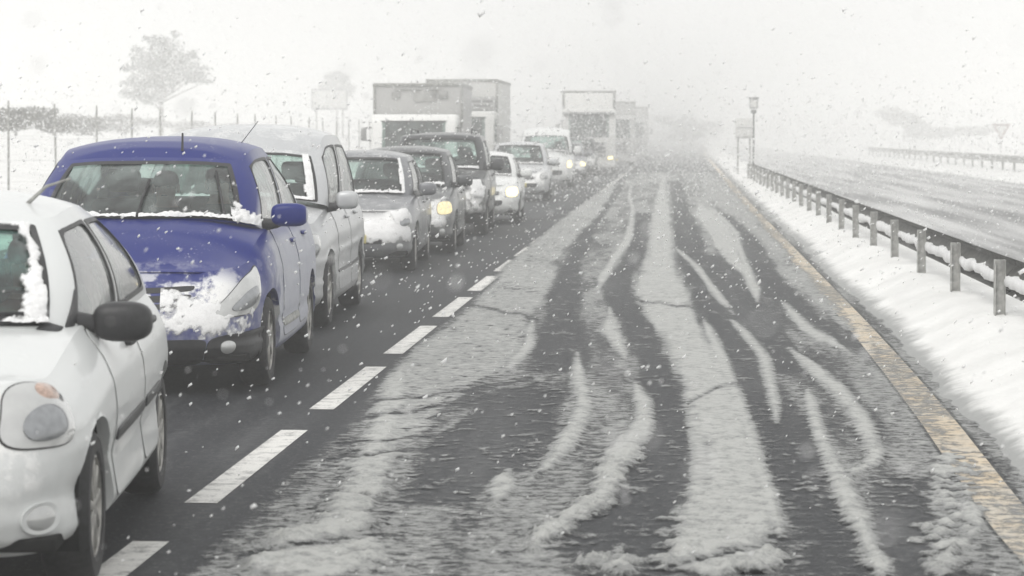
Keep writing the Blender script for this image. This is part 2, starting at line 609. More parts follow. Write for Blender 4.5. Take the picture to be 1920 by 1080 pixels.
M['line_white'] = worn_paint('white_marking', (0.70, 0.69, 0.66), 0.9, (0.20, 0.20, 0.195), 7.0, 0.47, 0.62)
M['line_yellow'] = worn_paint('yellow_marking', (0.60, 0.475, 0.31), 1.0, (0.50, 0.465, 0.40), 1.6, 0.34, 0.62)
DASH_X0, DASH_X1, DASH_P, DASH_L = -2.325, -2.165, 4.285, 3.1
me = make_mesh('lane_dash', [(DASH_X0, 0, 0), (DASH_X1, 0, 0), (DASH_X1, DASH_L, 0), (DASH_X0, DASH_L, 0)], [(0, 1, 2, 3)], False)
me.materials.append(M['line_white'])
for k in range(34):
    d = obj('lane_dash', me, None, road)
    d.location = (0, 7.98 + k * DASH_P, 0.004)
ysl = np.concatenate([depth_rows(5, 150, 25, 0.5, 3), np.arange(155, 300, 8)])
v, f = [], []
for i, y in enumerate(ysl):
    e = float(edge_x(y))
    v += [(e - 0.11, y, 0.004), (e + 0.11, y, 0.004)]
    if i: f.append((2 * i - 2, 2 * i - 1, 2 * i + 1, 2 * i))
part('edge_line', v, f, M['line_yellow'], road, False)

# ------------------------------------------------------------------ slush: ridges, sheets and lumps left by the tyres
# bands: rows (v, u_left, u_right) surveyed on the road, height in metres, how solid
BANDS = [
    # sheet beside the dashed line
    ([(330, 1186, 1196), (350, 1140, 1160), (400, 1062, 1128), (450, 1000, 1085), (500, 942, 1050), (545, 900, 1036), (600, 840, 1012), (650, 775, 1000), (690, 735, 968), (740, 706, 885), (780, 690, 835), (820, 662, 802), (860, 645, 762), (900, 625, 738), (950, 592, 730), (985, 566, 728), (1000, 545, 735), (1010, 470, 740), (1045, 462, 748), (1075, 455, 745), (1100, 440, 700)], 0.020, 0.66),
    # thick left rim of that sheet
    ([(690, 735, 770), (740, 706, 775), (820, 662, 770), (900, 625, 735), (985, 566, 715), (1010, 475, 720), (1080, 455, 730), (1100, 440, 700)], 0.034, 1.0),
    # rim at the right of the sheet
    ([(590, 990, 1010), (620, 985, 1006), (650, 978, 1000), (690, 935, 970), (715, 900, 945)], 0.03, 0.9),
    # mottled strip and ridge between the two dark tracks
    ([(345, 1180, 1186), (372, 1176, 1184), (392, 1182, 1192), (420, 1176, 1190), (450, 1168, 1187), (487, 1142, 1159), (521, 1122, 1140), (545, 1112, 1128)], 0.035, 0.95),
    ([(400, 1160, 1185), (440, 1120, 1180), (487, 1094, 1150), (521, 1092, 1132), (560, 1085, 1122), (590, 1080, 1120)], 0.016, 0.45),
    # centre band
    ([(318, 1240, 1252), (354, 1230, 1253), (392, 1222, 1261), (436, 1214, 1264), (468, 1211, 1267), (493, 1201, 1271), (521, 1184, 1281), (559, 1189, 1302), (587, 1194, 1314), (610, 1215, 1326), (634, 1240, 1338), (666, 1243, 1357), (716, 1266, 1379), (760, 1285, 1396), (808, 1294, 1417), (866, 1300, 1433), (922, 1287, 1452), (973, 1265, 1468), (1011, 1252, 1483), (1040, 1240, 1492), (1085, 1180, 1506)], 0.030, 0.76),
    ([(600, 1312, 1326), (666, 1338, 1358), (716, 1358, 1380), (760, 1372, 1397), (808, 1390, 1418), (866, 1402, 1434), (922, 1420, 1453), (973, 1435, 1470), (1011, 1440, 1484)], 0.03, 1.0),
    ([(760, 1285, 1310), (808, 1294, 1325), (866, 1300, 1330), (922, 1287, 1335), (973, 1265, 1330), (1011, 1252, 1350)], 0.026, 1.0),
    ([(1022, 1440, 1490), (1050, 1370, 1500), (1085, 1200, 1512)], 0.05, 1.0),
    # thin ridge that leaves the centre band
    ([(466, 1264, 1270), (493, 1294, 1303), (531, 1323, 1335), (562, 1345, 1359), (589, 1368, 1382)], 0.035, 1.0),
    ([(596, 1335, 1378), (600, 1360, 1381), (622, 1386, 1401), (656, 1412, 1430), (682, 1426, 1444), (729, 1438, 1455), (770, 1448, 1460), (790, 1452, 1460)], 0.032, 0.95),
    # broad patch right of it
    ([(361, 1297, 1306), (380, 1300, 1320), (402, 1297, 1350), (436, 1318, 1385), (465, 1330, 1391), (493, 1362, 1401), (512, 1390, 1412), (543, 1408, 1423), (566, 1416, 1424)], 0.03, 0.75),
    ([(380, 1312, 1320), (402, 1340, 1352), (436, 1372, 1386), (465, 1378, 1392), (493, 1390, 1402), (543, 1408, 1423)], 0.03, 1.0),
    # wash along the yellow line
    ([(320, 1296, 1330), (345, 1308, 1362), (372, 1325, 1390), (402, 1358, 1418), (436, 1404, 1448), (465, 1430, 1474), (500, 1452, 1506), (521, 1456, 1524), (550, 1494, 1550), (575, 1524, 1572), (610, 1565, 1602), (640, 1598, 1620)], 0.018, 0.62),
    ([(560, 1440, 1480), (591, 1474, 1500), (620, 1490, 1544), (640, 1528, 1574), (662, 1580, 1606)], 0.03, 0.85),
    ([(655, 1470, 1490), (683, 1500, 1535), (707, 1525, 1562), (742, 1560, 1602), (787, 1592, 1634), (822, 1611, 1648), (850, 1624, 1661), (874, 1620, 1650), (888, 1566, 1640), (900, 1560, 1620)], 0.036, 0.9),
    ([(735, 1508, 1520), (790, 1522, 1536), (828, 1534, 1550), (866, 1546, 1570), (923, 1566, 1602), (954, 1580, 1616), (992, 1600, 1632), (1033, 1614, 1644), (1061, 1620, 1680), (1085, 1620, 1690)], 0.034, 0.85),
    # pile at the lower right
    ([(830, 1725, 1800), (860, 1735, 1820), (905, 1745, 1835), (950, 1740, 1858), (985, 1725, 1855), (1015, 1700, 1845), (1050, 1690, 1830)], 0.03, 0.5),
    ([(940, 1790, 1842), (970, 1790, 1850), (1000, 1790, 1840)], 0.04, 0.95),
    ([(1030, 1770, 1806), (1050, 1745, 1810), (1085, 1720, 1812)], 0.045, 0.9),
    ([(1068, 1905, 1990), (1090, 1900, 1990)], 0.04, 0.9),
    # ridges in the middle of the lane
    ([(664, 1076, 1090), (690, 1072, 1096), (730, 1074, 1106), (760, 1075, 1111), (790, 1060, 1106), (820, 1046, 1092), (850, 1030, 1072), (880, 1012, 1042), (896, 985, 1012)], 0.045, 1.0),
    ([(722, 1184, 1200), (760, 1190, 1218), (795, 1190, 1219), (815, 1172, 1216), (840, 1148, 1198), (866, 1128, 1192), (885, 1115, 1172), (910, 1112, 1165), (928, 1118, 1152), (945, 1080, 1150), (960, 1058, 1132), (985, 1018, 1078), (1010, 982, 1052), (1030, 968, 1038)], 0.05, 1.0),
    ([(740, 1140, 1190), (790, 1120, 1190), (830, 1100, 1160)], 0.012, 0.4),
    ([(578, 1138, 1148), (600, 1130, 1159), (622, 1114, 1166), (642, 1138, 1176), (666, 1155, 1184), (680, 1164, 1186)], 0.04, 1.0),
    ([(888, 930, 980), (905, 914, 970), (925, 908, 965), (945, 905, 955)], 0.03, 0.85),
    ([(1036, 1130, 1200), (1050, 1108, 1205), (1066, 1090, 1200), (1085, 1055, 1260)], 0.05, 0.95),
    ([(960, 880, 950), (1000, 870, 960), (1060, 840, 980)], 0.014, 0.35),
]
# narrow tyre and wiper-like cuts across the sheet
CUTS = [([(630, 792), (860, 758), (960, 738), (1010, 720)], 5), ([(700, 753), (880, 734), (1000, 712)], 4), ([(630, 832), (820, 820), (930, 814)], 4), ([(600, 862), (780, 846), (870, 842)], 4),
        ([(440, 1048), (560, 1028), (650, 1014), (760, 1004)], 8), ([(840, 566), (940, 583), (1010, 600)], 3), ([(1200, 566), (1310, 580), (1460, 580)], 3), ([(1250, 1066), (1380, 1038), (1510, 1010)], 8),
        ([(640, 925), (700, 940), (780, 946)], 3), ([(1290, 760), (1340, 730), (1390, 722)], 4), ([(590, 960), (660, 965), (740, 962)], 3)]


# wheel tracks scraped down to the asphalt, surveyed the same way
TRACKS = [
    [(340, 1160, 1172), (354, 1150, 1168), (424, 1092, 1118), (487, 1062, 1092), (543, 1038, 1086), (600, 1014, 1092), (660, 1004, 1115), (700, 990, 1100)],
    [(400, 1190, 1222), (417, 1189, 1220), (449, 1188, 1212), (487, 1165, 1208), (521, 1138, 1184), (559, 1136, 1190), (620, 1168, 1238), (700, 1195, 1262), (800, 1222, 1294), (900, 1175, 1296), (1000, 1085, 1255), (1040, 1040, 1230)],
    [(340, 1256, 1280), (400, 1263, 1292), (450, 1267, 1322), (520, 1285, 1330), (600, 1318, 1362), (700, 1374, 1436), (800, 1420, 1524), (900, 1452, 1565), (1000, 1488, 1600), (1085, 1512, 1622)],
    [(400, 1352, 1372), (450, 1392, 1422), (500, 1406, 1454), (550, 1428, 1494), (600, 1502, 1548), (650, 1588, 1604)],
    [(480, 1305, 1372), (530, 1335, 1408), (580, 1365, 1440), (640, 1400, 1480), (700, 1440, 1500)],
    [(730, 930, 1070), (820, 835, 1030), (880, 790, 970), (950, 752, 880)],
    [(900, 1640, 1740), (980, 1650, 1740), (1085, 1660, 1730)],
]


def slush_height(X, Y):
    U, Vp = survey(X, Y)
    near = sstep(17, 11.5, Y)
    n1 = (fbm(X * 3.0, Y * 0.55, 4, 21) - 0.5) * (1 - near) + (fbm(X * 4.2, Y * 2.2, 5, 21) - 0.5) * near          # outline wobble
    n2 = fbm(X * 16, Y * 11, 3, 33)                  # lumps
    n3 = fbm(X * 30, Y * 24, 4, 41, 0.7) - 0.5
    n3 = n3 + 0.7 * (fbm(X * 75, Y * 60, 2, 47) - 0.5) * sstep(30, 14, Y)
    n4 = fbm(X * 8, Y * 4.2 * np.clip(12.0 / Y, 0.25, 1.0), 3, 63) - 0.5
    big = 0.6 + 0.9 * fbm(X * 2.3, Y * 1.9, 3, 77)
    px = 1.0 / np.maximum(60.0, (Vp - 255) / CAM_H)   # metres for one pixel of survey
    H = np.full_like(X, 0.0015)
    Tk = np.zeros_like(X)
    hk = np.interp(Y, [9, 12, 16, 22], [0.95, 0.75, 0.42, 0.3])
    for rows, hgt, solid in BANDS:
        r = np.array(rows, float)
        m = (Vp > r[0, 0] - 12) & (Vp < r[-1, 0] + 12) if True else None
        L = np.interp(Vp, r[:, 0], r[:, 1])
        R = np.interp(Vp, r[:, 0], r[:, 2])
        d = np.minimum(U - L, R - U) * px
        dv = np.minimum(Vp - r[0, 0], r[-1, 0] - Vp) * px * np.maximum(1.0, 0.25 * Y)   # ends taper
        half = (R - L) * px * 0.5
        en = np.clip(np.minimum(Vp - r[0, 0], r[-1, 0] - Vp) / np.clip((R - L) * 1.6, 10, 34), 0, 1)
        d = d - half * (1 - en) ** 1.5
        d = np.minimum(d, dv + 0.05) + n4 * np.minimum(0.13, half * 1.1) + n1 * np.minimum(0.16, 0.5 * half + 0.02) + (n2 - 0.5) * np.minimum(0.16, half * 0.9) * (0.45 + 0.55 * near) + n3 * np.minimum(0.05, half * .5) * near
        rise = sstep(-0.07, np.minimum(0.15, 0.02 + half * 0.75), d)
        cover = sstep(1.0 - solid - 0.17, 1.0 - solid + 0.12, n2 * 0.7 + (n1 + 0.5) * 0.3) if solid < 1 else 1.0
        if solid < 1: cover = np.maximum(cover, 0.30 * solid)
        h = (hgt * hk * (0.15 + 0.75 * n2 + 0.8 * (n1 + 0.5) * big) + 0.75 * hgt * hk * n3) * rise * cover
        Tk = np.maximum(Tk, np.where(m & (d > -0.08), rise * (0.25 + 0.75 * cover) * min(1.05, 0.38 + hgt * 22), 0))
        H = np.maximum(H, np.where(m & (d > -0.05), h, 0.0015))
    # scattered crumbs all over the lane, denser with distance
    lump = n2 * 0.6 + fbm(X * 5, Y * 3.2, 3, 55) * 0.4
    thr = np.interp(Y, [9, 14, 22, 40, 90], [0.60, 0.59, 0.575, 0.55, 0.50])
    inlane = sstep(-2.02, -1.85, X + 0.1 * n1)
    cr = np.clip((lump - thr) / 0.12, 0, 1) * inlane
    H = np.maximum(H, 0.0015 + 0.014 * hk * cr + 0.006 * hk * n3 * cr)
    Tk = np.maximum(Tk, 0.42 * sstep(0, 0.6, cr))
    # thin film between the ridges, scraped off in the wheel tracks
    trk = np.zeros_like(X)
    for rows in TRACKS:
        r = np.array(rows, float)
        L = np.interp(Vp, r[:, 0], r[:, 1]); R = np.interp(Vp, r[:, 0], r[:, 2])
        ins = np.minimum(np.minimum(U - L, R - U) * px, np.minimum(Vp - r[0, 0], r[-1, 0] - Vp) * px * 4)
        trk = np.maximum(trk, sstep(-0.06, 0.06, ins + 0.14 * n1))
    ds = X - edge_x(Y)
    streak = fbm(X * 3.5, Y * 0.35, 4, 91)
    film = (0.27 + 0.30 * sstep(0.35, 0.68, streak)) * (1 - 0.72 * trk) * inlane
    film = film + np.interp(Y, [14, 30, 70], [0, 0.06, 0.16]) * inlane * (1 - 0.6 * trk)
    wash = sstep(0.10, 0.40, ds + 0.20 * n1 + 0.12 * (n2 - .5))
    film = np.where(np.abs(ds) < 0.13, 0.13 + 0.26 * sstep(0.40, 0.72, streak), np.maximum(film, np.where(ds > -0.25, 0.24 + 0.70 * wash, 0)))
    H = np.where(ds > 0.1, np.maximum(H, 0.0015 + 0.012 * wash * n2 + 0.008 * wash * n3), H)
    H = np.maximum(H, 0.0015)
    for pts, w in CUTS:
        p = np.array(pts, float)
        vc = np.interp(U, p[:, 0], p[:, 1])
        inside = (U > p[0, 0]) & (U < p[-1, 0])
        c = np.exp(-((Vp - vc + 10 * n4) / w) ** 2) * inside * np.clip(0.35 + 1.6 * (n2 - 0.25), 0.15, 1)
        # pushed up lip on the near side
        lip = np.exp(-((Vp - vc + 2.2 * w) / w) ** 2) * inside
        H = H * (1 + 0.35 * lip) * (1 - 0.9 * c)
        Tk = Tk * (1 - 0.7 * c)
        film = film * (1 - 0.6 * c)
    return np.maximum(H, 0.0055), np.maximum(Tk, film)


xs = np.arange(-2.75, 2.62, 0.0115)
ys = depth_rows(9.0, 125, 1.15, 0.016, 0.5)
Xg, Yg = np.meshgrid(xs, ys)
Xg = Xg + 0.0
Hs, Tk = slush_height(Xg, Yg)
keep = Tk > 0.04
i = np.arange(Xg.size).reshape(Xg.shape)
quads = np.stack([i[:-1, :-1], i[:-1, 1:], i[1:, 1:], i[1:, :-1]], -1)
kq = keep[:-1, :-1] | keep[:-1, 1:] | keep[1:, 1:] | keep[1:, :-1]
quads = quads[kq]
used = np.unique(quads)
remap = np.zeros(Xg.size, int)
remap[used] = np.arange(len(used))
V = np.stack([Xg, Yg, Hs], -1).reshape(-1, 3)[used]
Fc = remap[quads]
me = make_mesh('slush', V, Fc, True)
att = me.attributes.new('thick', 'FLOAT', 'POINT')
att.data.foreach_set('value', np.clip(Tk.reshape(-1)[used], 0, 1).astype(np.float32))
m, N, L, P = new_mat('slush')
at = N.new('ShaderNodeAttribute')
at.attribute_name = 'thick'
nn = noise_node(N, L, 38, 5, 0.65)
nf2 = noise_node(N, L, 130, 3, 0.75)
nbig = noise_node(N, L, 2.2, 4, 0.6)
nmid = noise_node(N, L, 11.0, 5, 0.65)
# crumbly: where it is thin the road shows between the grains
gr = math_node(N, L, 'ADD', math_node(N, L, 'MULTIPLY', math_node(N, L, 'SUBTRACT', nn, 0.5), 0.85), math_node(N, L, 'MULTIPLY', math_node(N, L, 'SUBTRACT', nf2, 0.5), 0.75))
gr = math_node(N, L, 'ADD', gr, math_node(N, L, 'MULTIPLY', math_node(N, L, 'SUBTRACT', nmid, 0.5), 1.7))
fac = math_node(N, L, 'ADD', at.outputs['Fac'], gr)
al = ramp(N, L, fac, 0.12, 0.66, 0.0, 0.97)
fc = math_node(N, L, 'ADD', fac, math_node(N, L, 'MULTIPLY', math_node(N, L, 'SUBTRACT', nbig, 0.5), 0.5))
c1 = mix_col(N, L, ramp(N, L, fc, 0.15, 0.60), (0.12, 0.124, 0.127), (0.27, 0.275, 0.27))     # soaked thin slush is grey
c2 = mix_col(N, L, ramp(N, L, fc, 0.60, 1.15), c1, (0.46, 0.465, 0.448))
L.new(c2, P.inputs['Base Color'])
L.new(al, P.inputs['Alpha'])
P.inputs['Roughness'].default_value = 0.75
P.inputs['Specular IOR Level'].default_value = 0.25
bump(N, L, P, math_node(N, L, 'ADD', nn, math_node(N, L, 'MULTIPLY', nf2, 0.6)), 0.6, 0.012)
tag(obj('slush', me, m), 'grey wet slush ridges and sheets pushed up by tyres on the empty lane', 'slush', kind='stuff')

# ------------------------------------------------------------------ guardrails
def w_beam(y0, y1, x_of, zb, side, name, mat, parent, step):
    """corrugated steel beam, two waves, as one strip per length"""
    prof = [(0.0, -0.155), (0.018, -0.15), (0.075, -0.115), (0.082, -0.08), (0.03, -0.02), (0.012, 0.0), (0.03, 0.02), (0.082, 0.08), (0.075, 0.115), (0.018, 0.15), (0.0, 0.155)]
    back = [(a - 0.006, b) for a, b in prof][::-1]
    ring = prof + back
    n = len(ring)
    yy = np.linspace(y0, y1, step)
    v, f = [], []
    for i, y in enumerate(yy):
        zg = zb(y)
        for a, b in ring:
            v.append((x_of(y) + side * a, y, zg + b))
        if i:
            for k in range(n):
                k2 = (k + 1) % n
                f.append(((i - 1) * n + k, (i - 1) * n + k2, i * n + k2, i * n + k))
    f.append(tuple(range(n)))
    f.append(tuple(range((len(yy) - 1) * n, len(yy) * n))[::-1])
    return part(name, v, f, mat, parent, True, 35)


def snow_roll(pts, w, h, name, parent, mat, seed=0):
    """a bead of snow lying along a line"""
    v, f = [], []
    K = 7
    rr = random.Random(seed)
    for i, p in enumerate(pts):
        s = 0.55 + 0.9 * rr.random()
        if i in (0, len(pts) - 1): s = 0.15
        for k in range(K):
            a = math.pi * k / (K - 1)
            v.append((p[0] + w * math.cos(a) * (0.8 + 0.2 * s), p[1], p[2] + h * s * math.sin(a)))
        if i:
            for k in range(K - 1):
                f.append(((i - 1) * K + k, (i - 1) * K + k + 1, i * K + k + 1, i * K + k))
    return part(name, v, f, mat, parent, True)


RAIL_U = [1875, 1790, 1727, 1678, 1638, 1605, 1576, 1553, 1533]
SP = 3.43
RAIL_Y0 = 21.8 - 2 * SP
def rail_x(y):
    return 2.70 + 0.0016 * max(0.0, y - 40) - 0.10 * (max(0.0, y - 85) / 30) ** 2 * (1 if y < 130 else 1)
rail = empty('guardrail', (0, 0, 0))
tag(rail, 'long steel guardrail on posts along the snowy bank beside the yellow line', 'guardrail')
post_v, post_f = [], []
pm = MB()
pm.box((0, 0, -0.1), (0.088, 0.012, 1.30), 0.003, seg=1)
pm.box((-0.041, 0, -0.1), (0.008, 0.10, 1.30), 0.002, seg=1)
pm.box((0.041, 0, -0.1), (0.008, 0.10, 1.30), 0.002, seg=1)
post_me = make_mesh('post', pm.v, pm.f, False)
post_me.materials.append(M['post'])
n_post = 25
RAIL_ZT = 0.76
for k in range(n_post):
    y = RAIL_Y0 + k * SP
    p = obj('post', post_me, None, rail, (rail_x(y), y, RAIL_ZT - 0.58))
    p.rotation_euler = (random.uniform(-0.012, 0.012), random.uniform(-0.015, 0.015), 0)
for k in range(n_post - 1):
    y0, y1 = RAIL_Y0 + k * SP, RAIL_Y0 + (k + 1) * SP
    b = w_beam(y0 + 0.002, y1 - 0.002, lambda y: rail_x(y) + 0.052 + 0.006 * (k % 2), lambda y: RAIL_ZT - 0.16, 1.0, 'beam', M['rail'], rail, 8)
    # wet snow plastered into the hollow between the two waves, seen from behind
    yy = np.linspace(y0 + 0.0, y1 - 0.0, 60)
    t1 = RAIL_ZT - 0.150 + 0.05 * (fbm(yy * 3.1, yy * 0 + k, 3, 5) - 0.5)
    t0 = RAIL_ZT - 0.262 + 0.09 * (fbm(yy * 2.3, yy * 0 + k, 4, 8) - 0.5)
    sv, sf = [], []
    for j, y in enumerate(yy):
        xb = rail_x(float(y)) + 0.052
        sv += [(xb + 0.03, y, t0[j]), (xb - 0.018, y, t0[j] + 0.012), (xb - 0.022, y, .5 * (t0[j] + t1[j])), (xb - 0.012, y, t1[j] - 0.01), (xb + 0.03, y, t1[j])]
        if j:
            for q in range(4): sf.append((5 * j - 5 + q, 5 * j - 4 + q, 5 * j + 1 + q, 5 * j + q))
    part('snow', sv, sf, M['car_snow'], b, True)

def far_x(y): return 13.5 + 0.006 * y
rail2 = empty('guardrail', (0, 0, 0))
tag(rail2, 'faint far guardrail beyond the opposite carriageway', 'guardrail')
for k in range(26):
    y = 98 + k * 4.0
    zg = 0.42
    p = obj('post', post_me, None, rail2, (far_x(y), y, 0.95 - 0.58))
    if k < 25:
        b = w_beam(y + 0.002, y + 3.998, lambda q: far_x(q) - 0.055, lambda q: 0.95 - 0.16, -1.0, 'beam', M['galv'], rail2, 3)

# ------------------------------------------------------------------ fence at the left
fence = empty('wire_fence', (0, 0, 0))
tag(fence, 'tall wire fence on thin posts along the snowy field behind the cars', 'fence')
fm = MB()
fm.tube([(0, 0, -0.4), (0, 0, 2.45), (0.0, 0, 2.62)], [0.025, 0.025, 0.02], 8)
fpost = make_mesh('post', fm.v, fm.f, True, 40)
fpost.materials.append(M['post'])
FX = -13.6
nf_ = 34
for k in range(nf_):
    y = 53 - 8 + k * 4.0
    p = obj('post', fpost, None, fence, (FX + random.uniform(-0.05, 0.05), y, float(ground_z(np.array([FX]), np.array([y]))[0]) - 0.62))
    p.rotation_euler = (random.uniform(-.02, .02), random.uniform(-.02, .02), 0)
for j, hz in enumerate((0.45, 0.95, 1.4, 1.85, 2.3)):
    w = MB()
    w.tube([(FX, 45 + 4 * k, float(ground_z(np.array([FX]), np.array([45 + 4.0 * k]))[0]) - 0.62 + hz - 0.03 * (k % 2)) for k in range(nf_)], 0.0022, 4)
    w.build('wire', M['post'], fence)
# ------------------------------------------------------------------ trees and shrubs, fading into the falling snow
def leaf_mat(name, c, snowy=0.35):
    m, N, L, P = new_mat(name)
    n = noise_node(N, L, 1.6, 4)
    n2 = noise_node(N, L, 12, 2)
    base = mix_col(N, L, ramp(N, L, n, 0.35, 0.7), tuple(x * 0.6 for x in c), tuple(x * 1.4 for x in c))
    L.new(mix_col(N, L, ramp(N, L, n2, 0.60, 0.72, 0, snowy), base, (0.7, 0.7, 0.7)), P.inputs['Base Color'])
    P.inputs['Roughness'].default_value = 0.85
    return m


M['needles'] = leaf_mat('dark_foliage', (0.05, 0.06, 0.045))
M['scrub'] = leaf_mat('scrub_foliage', (0.075, 0.07, 0.055), 0.45)
M['bark'] = plain('bark', (0.07, 0.055, 0.045), 0.9)


def crown_mesh(clumps, n_leaf, size, seed):
    r = np.random.default_rng(seed)
    vol = np.array([c[3] * c[4] * c[5] for c in clumps]) ** 0.66
    cnt = np.maximum(6, (n_leaf * vol / vol.sum()).astype(int))
    C = []
    for c, k in zip(clumps, cnt):
        d = r.normal(size=(k, 3))
        d /= np.linalg.norm(d, axis=1)[:, None]
        rad = r.random((k, 1)) ** 0.45
        wob = 0.8 + 0.45 * r.random((k, 1))
        C.append(np.array(c[:3]) + d * rad * wob * np.array(c[3:6]))
    C = np.concatenate(C)
    n = len(C)
    a = r.normal(size=(n, 3)); a /= np.linalg.norm(a, axis=1)[:, None]
    b = np.cross(a, r.normal(size=(n, 3))); b /= np.linalg.norm(b, axis=1)[:, None]
    s = size * (0.5 + r.random((n, 1)))
    P0, P1, P2, P3 = C - a * s, C + b * s * 0.45, C + a * s, C - b * s * 0.45
    V = np.stack([P0, P1, P2, P3], 1).reshape(-1, 3)
    Fq = np.arange(4 * n).reshape(n, 4)
    return make_mesh('crown', V, Fq, False)


def tree(name, label, base, h, clumps, n_leaf, size, mat, seed, category='tree', group=None, lean=0.0, trunk_r=0.16):
    """clumps: (dx, dy, z, rx, ry, rz) about the base"""
    t = empty(name, base)
    tag(t, label, category, group)
    obj('crown', crown_mesh(clumps, n_leaf, size, seed), mat, t)
    tb = MB()
    top = (lean, 0, h * 0.82)
    tb.tube([(0, 0, -0.5), (lean * .1, 0, h * .2), (lean * .45, 0.05, h * .5), top], [trunk_r * 1.25, trunk_r, trunk_r * .7, trunk_r * .25], 9)
    for c in clumps:
        z0 = max(h * 0.18, c[2] * 0.62)
        q = lean * z0 / h
        tb.tube([(q, 0, z0), ((c[0] + q) * .55, c[1] * .5, (z0 + c[2]) * .52), (c[0], c[1], c[2])], [trunk_r * .45, trunk_r * .28, trunk_r * .1], 6)
    tb.build('trunk', M['bark'], t)
    return t


def at_depth(u, Y):
    """x on the line of sight through column u at distance Y"""
    a = (u - 960.0) / F_PX
    t = math.tan(math.atan(a * math.cos(PITCH)) - YAW)
    return t * Y


def gz(x, y): return float(ground_z(np.array([float(x)]), np.array([float(y)]))[0])


Yt = 205.0
xt = at_depth(302, Yt)
tree('pine_tree', 'lone broad pine with drooping boughs standing beyond the wire fence', (xt, Yt, gz(xt, Yt)), 7.0,
     [(0.4, 0, 5.9, 1.3, 1.2, .75), (-1.0, .2, 5.1, 1.3, 1.1, .75), (1.5, 0, 5.0, 1.3, 1.1, .7), (0.2, -.5, 4.6, 1.9, 1.6, .9), (2.4, .2, 4.0, 1.0, .9, .5), (1.6, .4, 4.1, 1.3, 1.0, .55),
      (-1.0, 0, 3.7, 1.4, 1.1, .7), (0.1, .4, 3.5, 1.2, 1.1, .7), (-1.9, 0, 2.9, 1.0, .9, .4), (-0.7, -.3, 2.6, 1.1, 1, .5), (-.2, 0, 6.5, .7, .7, .4), (-1.6, .2, 5.9, .5, .5, .3), (2.2, .1, 5.6, .5, .5, .3), (-2.3, 0, 4.6, .6, .5, .22), (3.0, 0, 4.6, .55, .5, .2), (-2.4, .1, 3.6, .5, .4, .18), (1.0, 0, 6.9, .4, .4, .25), (-.9, 0, 6.6, .45, .4, .22), (3.2, 0, 3.7, .5, .4, .2)],
     5200, 0.13, M['needles'], 3, lean=0.2, trunk_r=0.16).scale = (1.16, 1.16, 1.16)
Yt = 300.0
xt = at_depth(632, Yt)
tree('bare_tree', 'very faint rounded tree behind the roadside signboard', (xt, Yt, gz(xt, Yt)), 7.5,
     [(0, 0, 6.4, 1.5, 1.4, 1.0), (-.9, 0, 5.4, 1.2, 1.1, .8), (1.0, 0, 5.3, 1.2, 1.1, .9), (0, 0, 4.2, 1.0, 1, .8)], 3000, 0.2, M['needles'], 5)
for i, (u, Y, top, wd, lab) in enumerate([(-40, 104, 178, 2.8, 'tallest dark shrub at the left end of the hedge line'), (30, 116, 194, 2.8, 'dark shrub behind the first fence post'), (100, 140, 204, 3.2, 'rounded shrub between the first two fence posts'),
                                          (170, 178, 208, 3.6, 'grey shrub right of the second fence post'), (235, 190, 215, 3.6, 'low grey shrub below the lone pine on its left'), (345, 210, 226, 3.6, 'low pale shrub below the lone pine on its right'),
                                          (430, 225, 230, 3.8, 'faint low shrub behind the blue car roof')]):
    x = at_depth(u, Y)
    g0 = gz(x, Y) - 0.1
    ht = CAM_H + (255 - top) * Y / F_PX - g0
    rr = random.Random(i)
    cl = [(rr.uniform(-wd, wd) * .6, rr.uniform(-.6, .6), ht * rr.uniform(.3, .78), wd * rr.uniform(.28, .45), .8, ht * rr.uniform(.16, .26)) for _ in range(9)]
    tree('shrub', lab, (x, Y, g0), ht, cl, 3200, 0.11, M['scrub'], 40 + i, 'shrub', 'shrubs beyond the fence', trunk_r=0.06)
for i, (u, Y, top, wd, lab) in enumerate([(1695, 300, 200, 3.2, 'faint tall tree beyond the opposite carriageway'), (1745, 300, 236, 3.6, 'faint low bush right of the tall far tree'), (1815, 280, 236, 3.0, 'faint greenish bush left of the triangular sign'), (1280, 330, 205, 5.0, 'dim tree mass where the road vanishes')]):
    x = at_depth(u, Y)
    g0 = gz(x, Y) - 0.1
    ht = CAM_H + (255 - top) * Y / F_PX - g0
    rr = random.Random(90 + i)
    cl = [(rr.uniform(-wd, wd) * .6, rr.uniform(-.6, .6), ht * rr.uniform(.3, .8), wd * rr.uniform(.3, .5), 1., ht * rr.uniform(.14, .22)) for _ in range(9)]
    tree('far_tree', lab, (x, Y, g0), ht, cl, 2600, 0.18, M['scrub'], 60 + i, 'tree', 'trees far off in the snow', trunk_r=0.1)

# ------------------------------------------------------------------ signs and poles
M['sign_grey'] = plain('sign_back', (0.34, 0.34, 0.34), 0.6, 0.2)
M['sign_white'] = plain('sign_white', (0.62, 0.62, 0.60), 0.6)
M['sign_red'] = plain('sign_red', (0.30, 0.24, 0.23), 0.6)
M['pole_dark'] = plain('dark_pole', (0.06, 0.06, 0.06), 0.6)
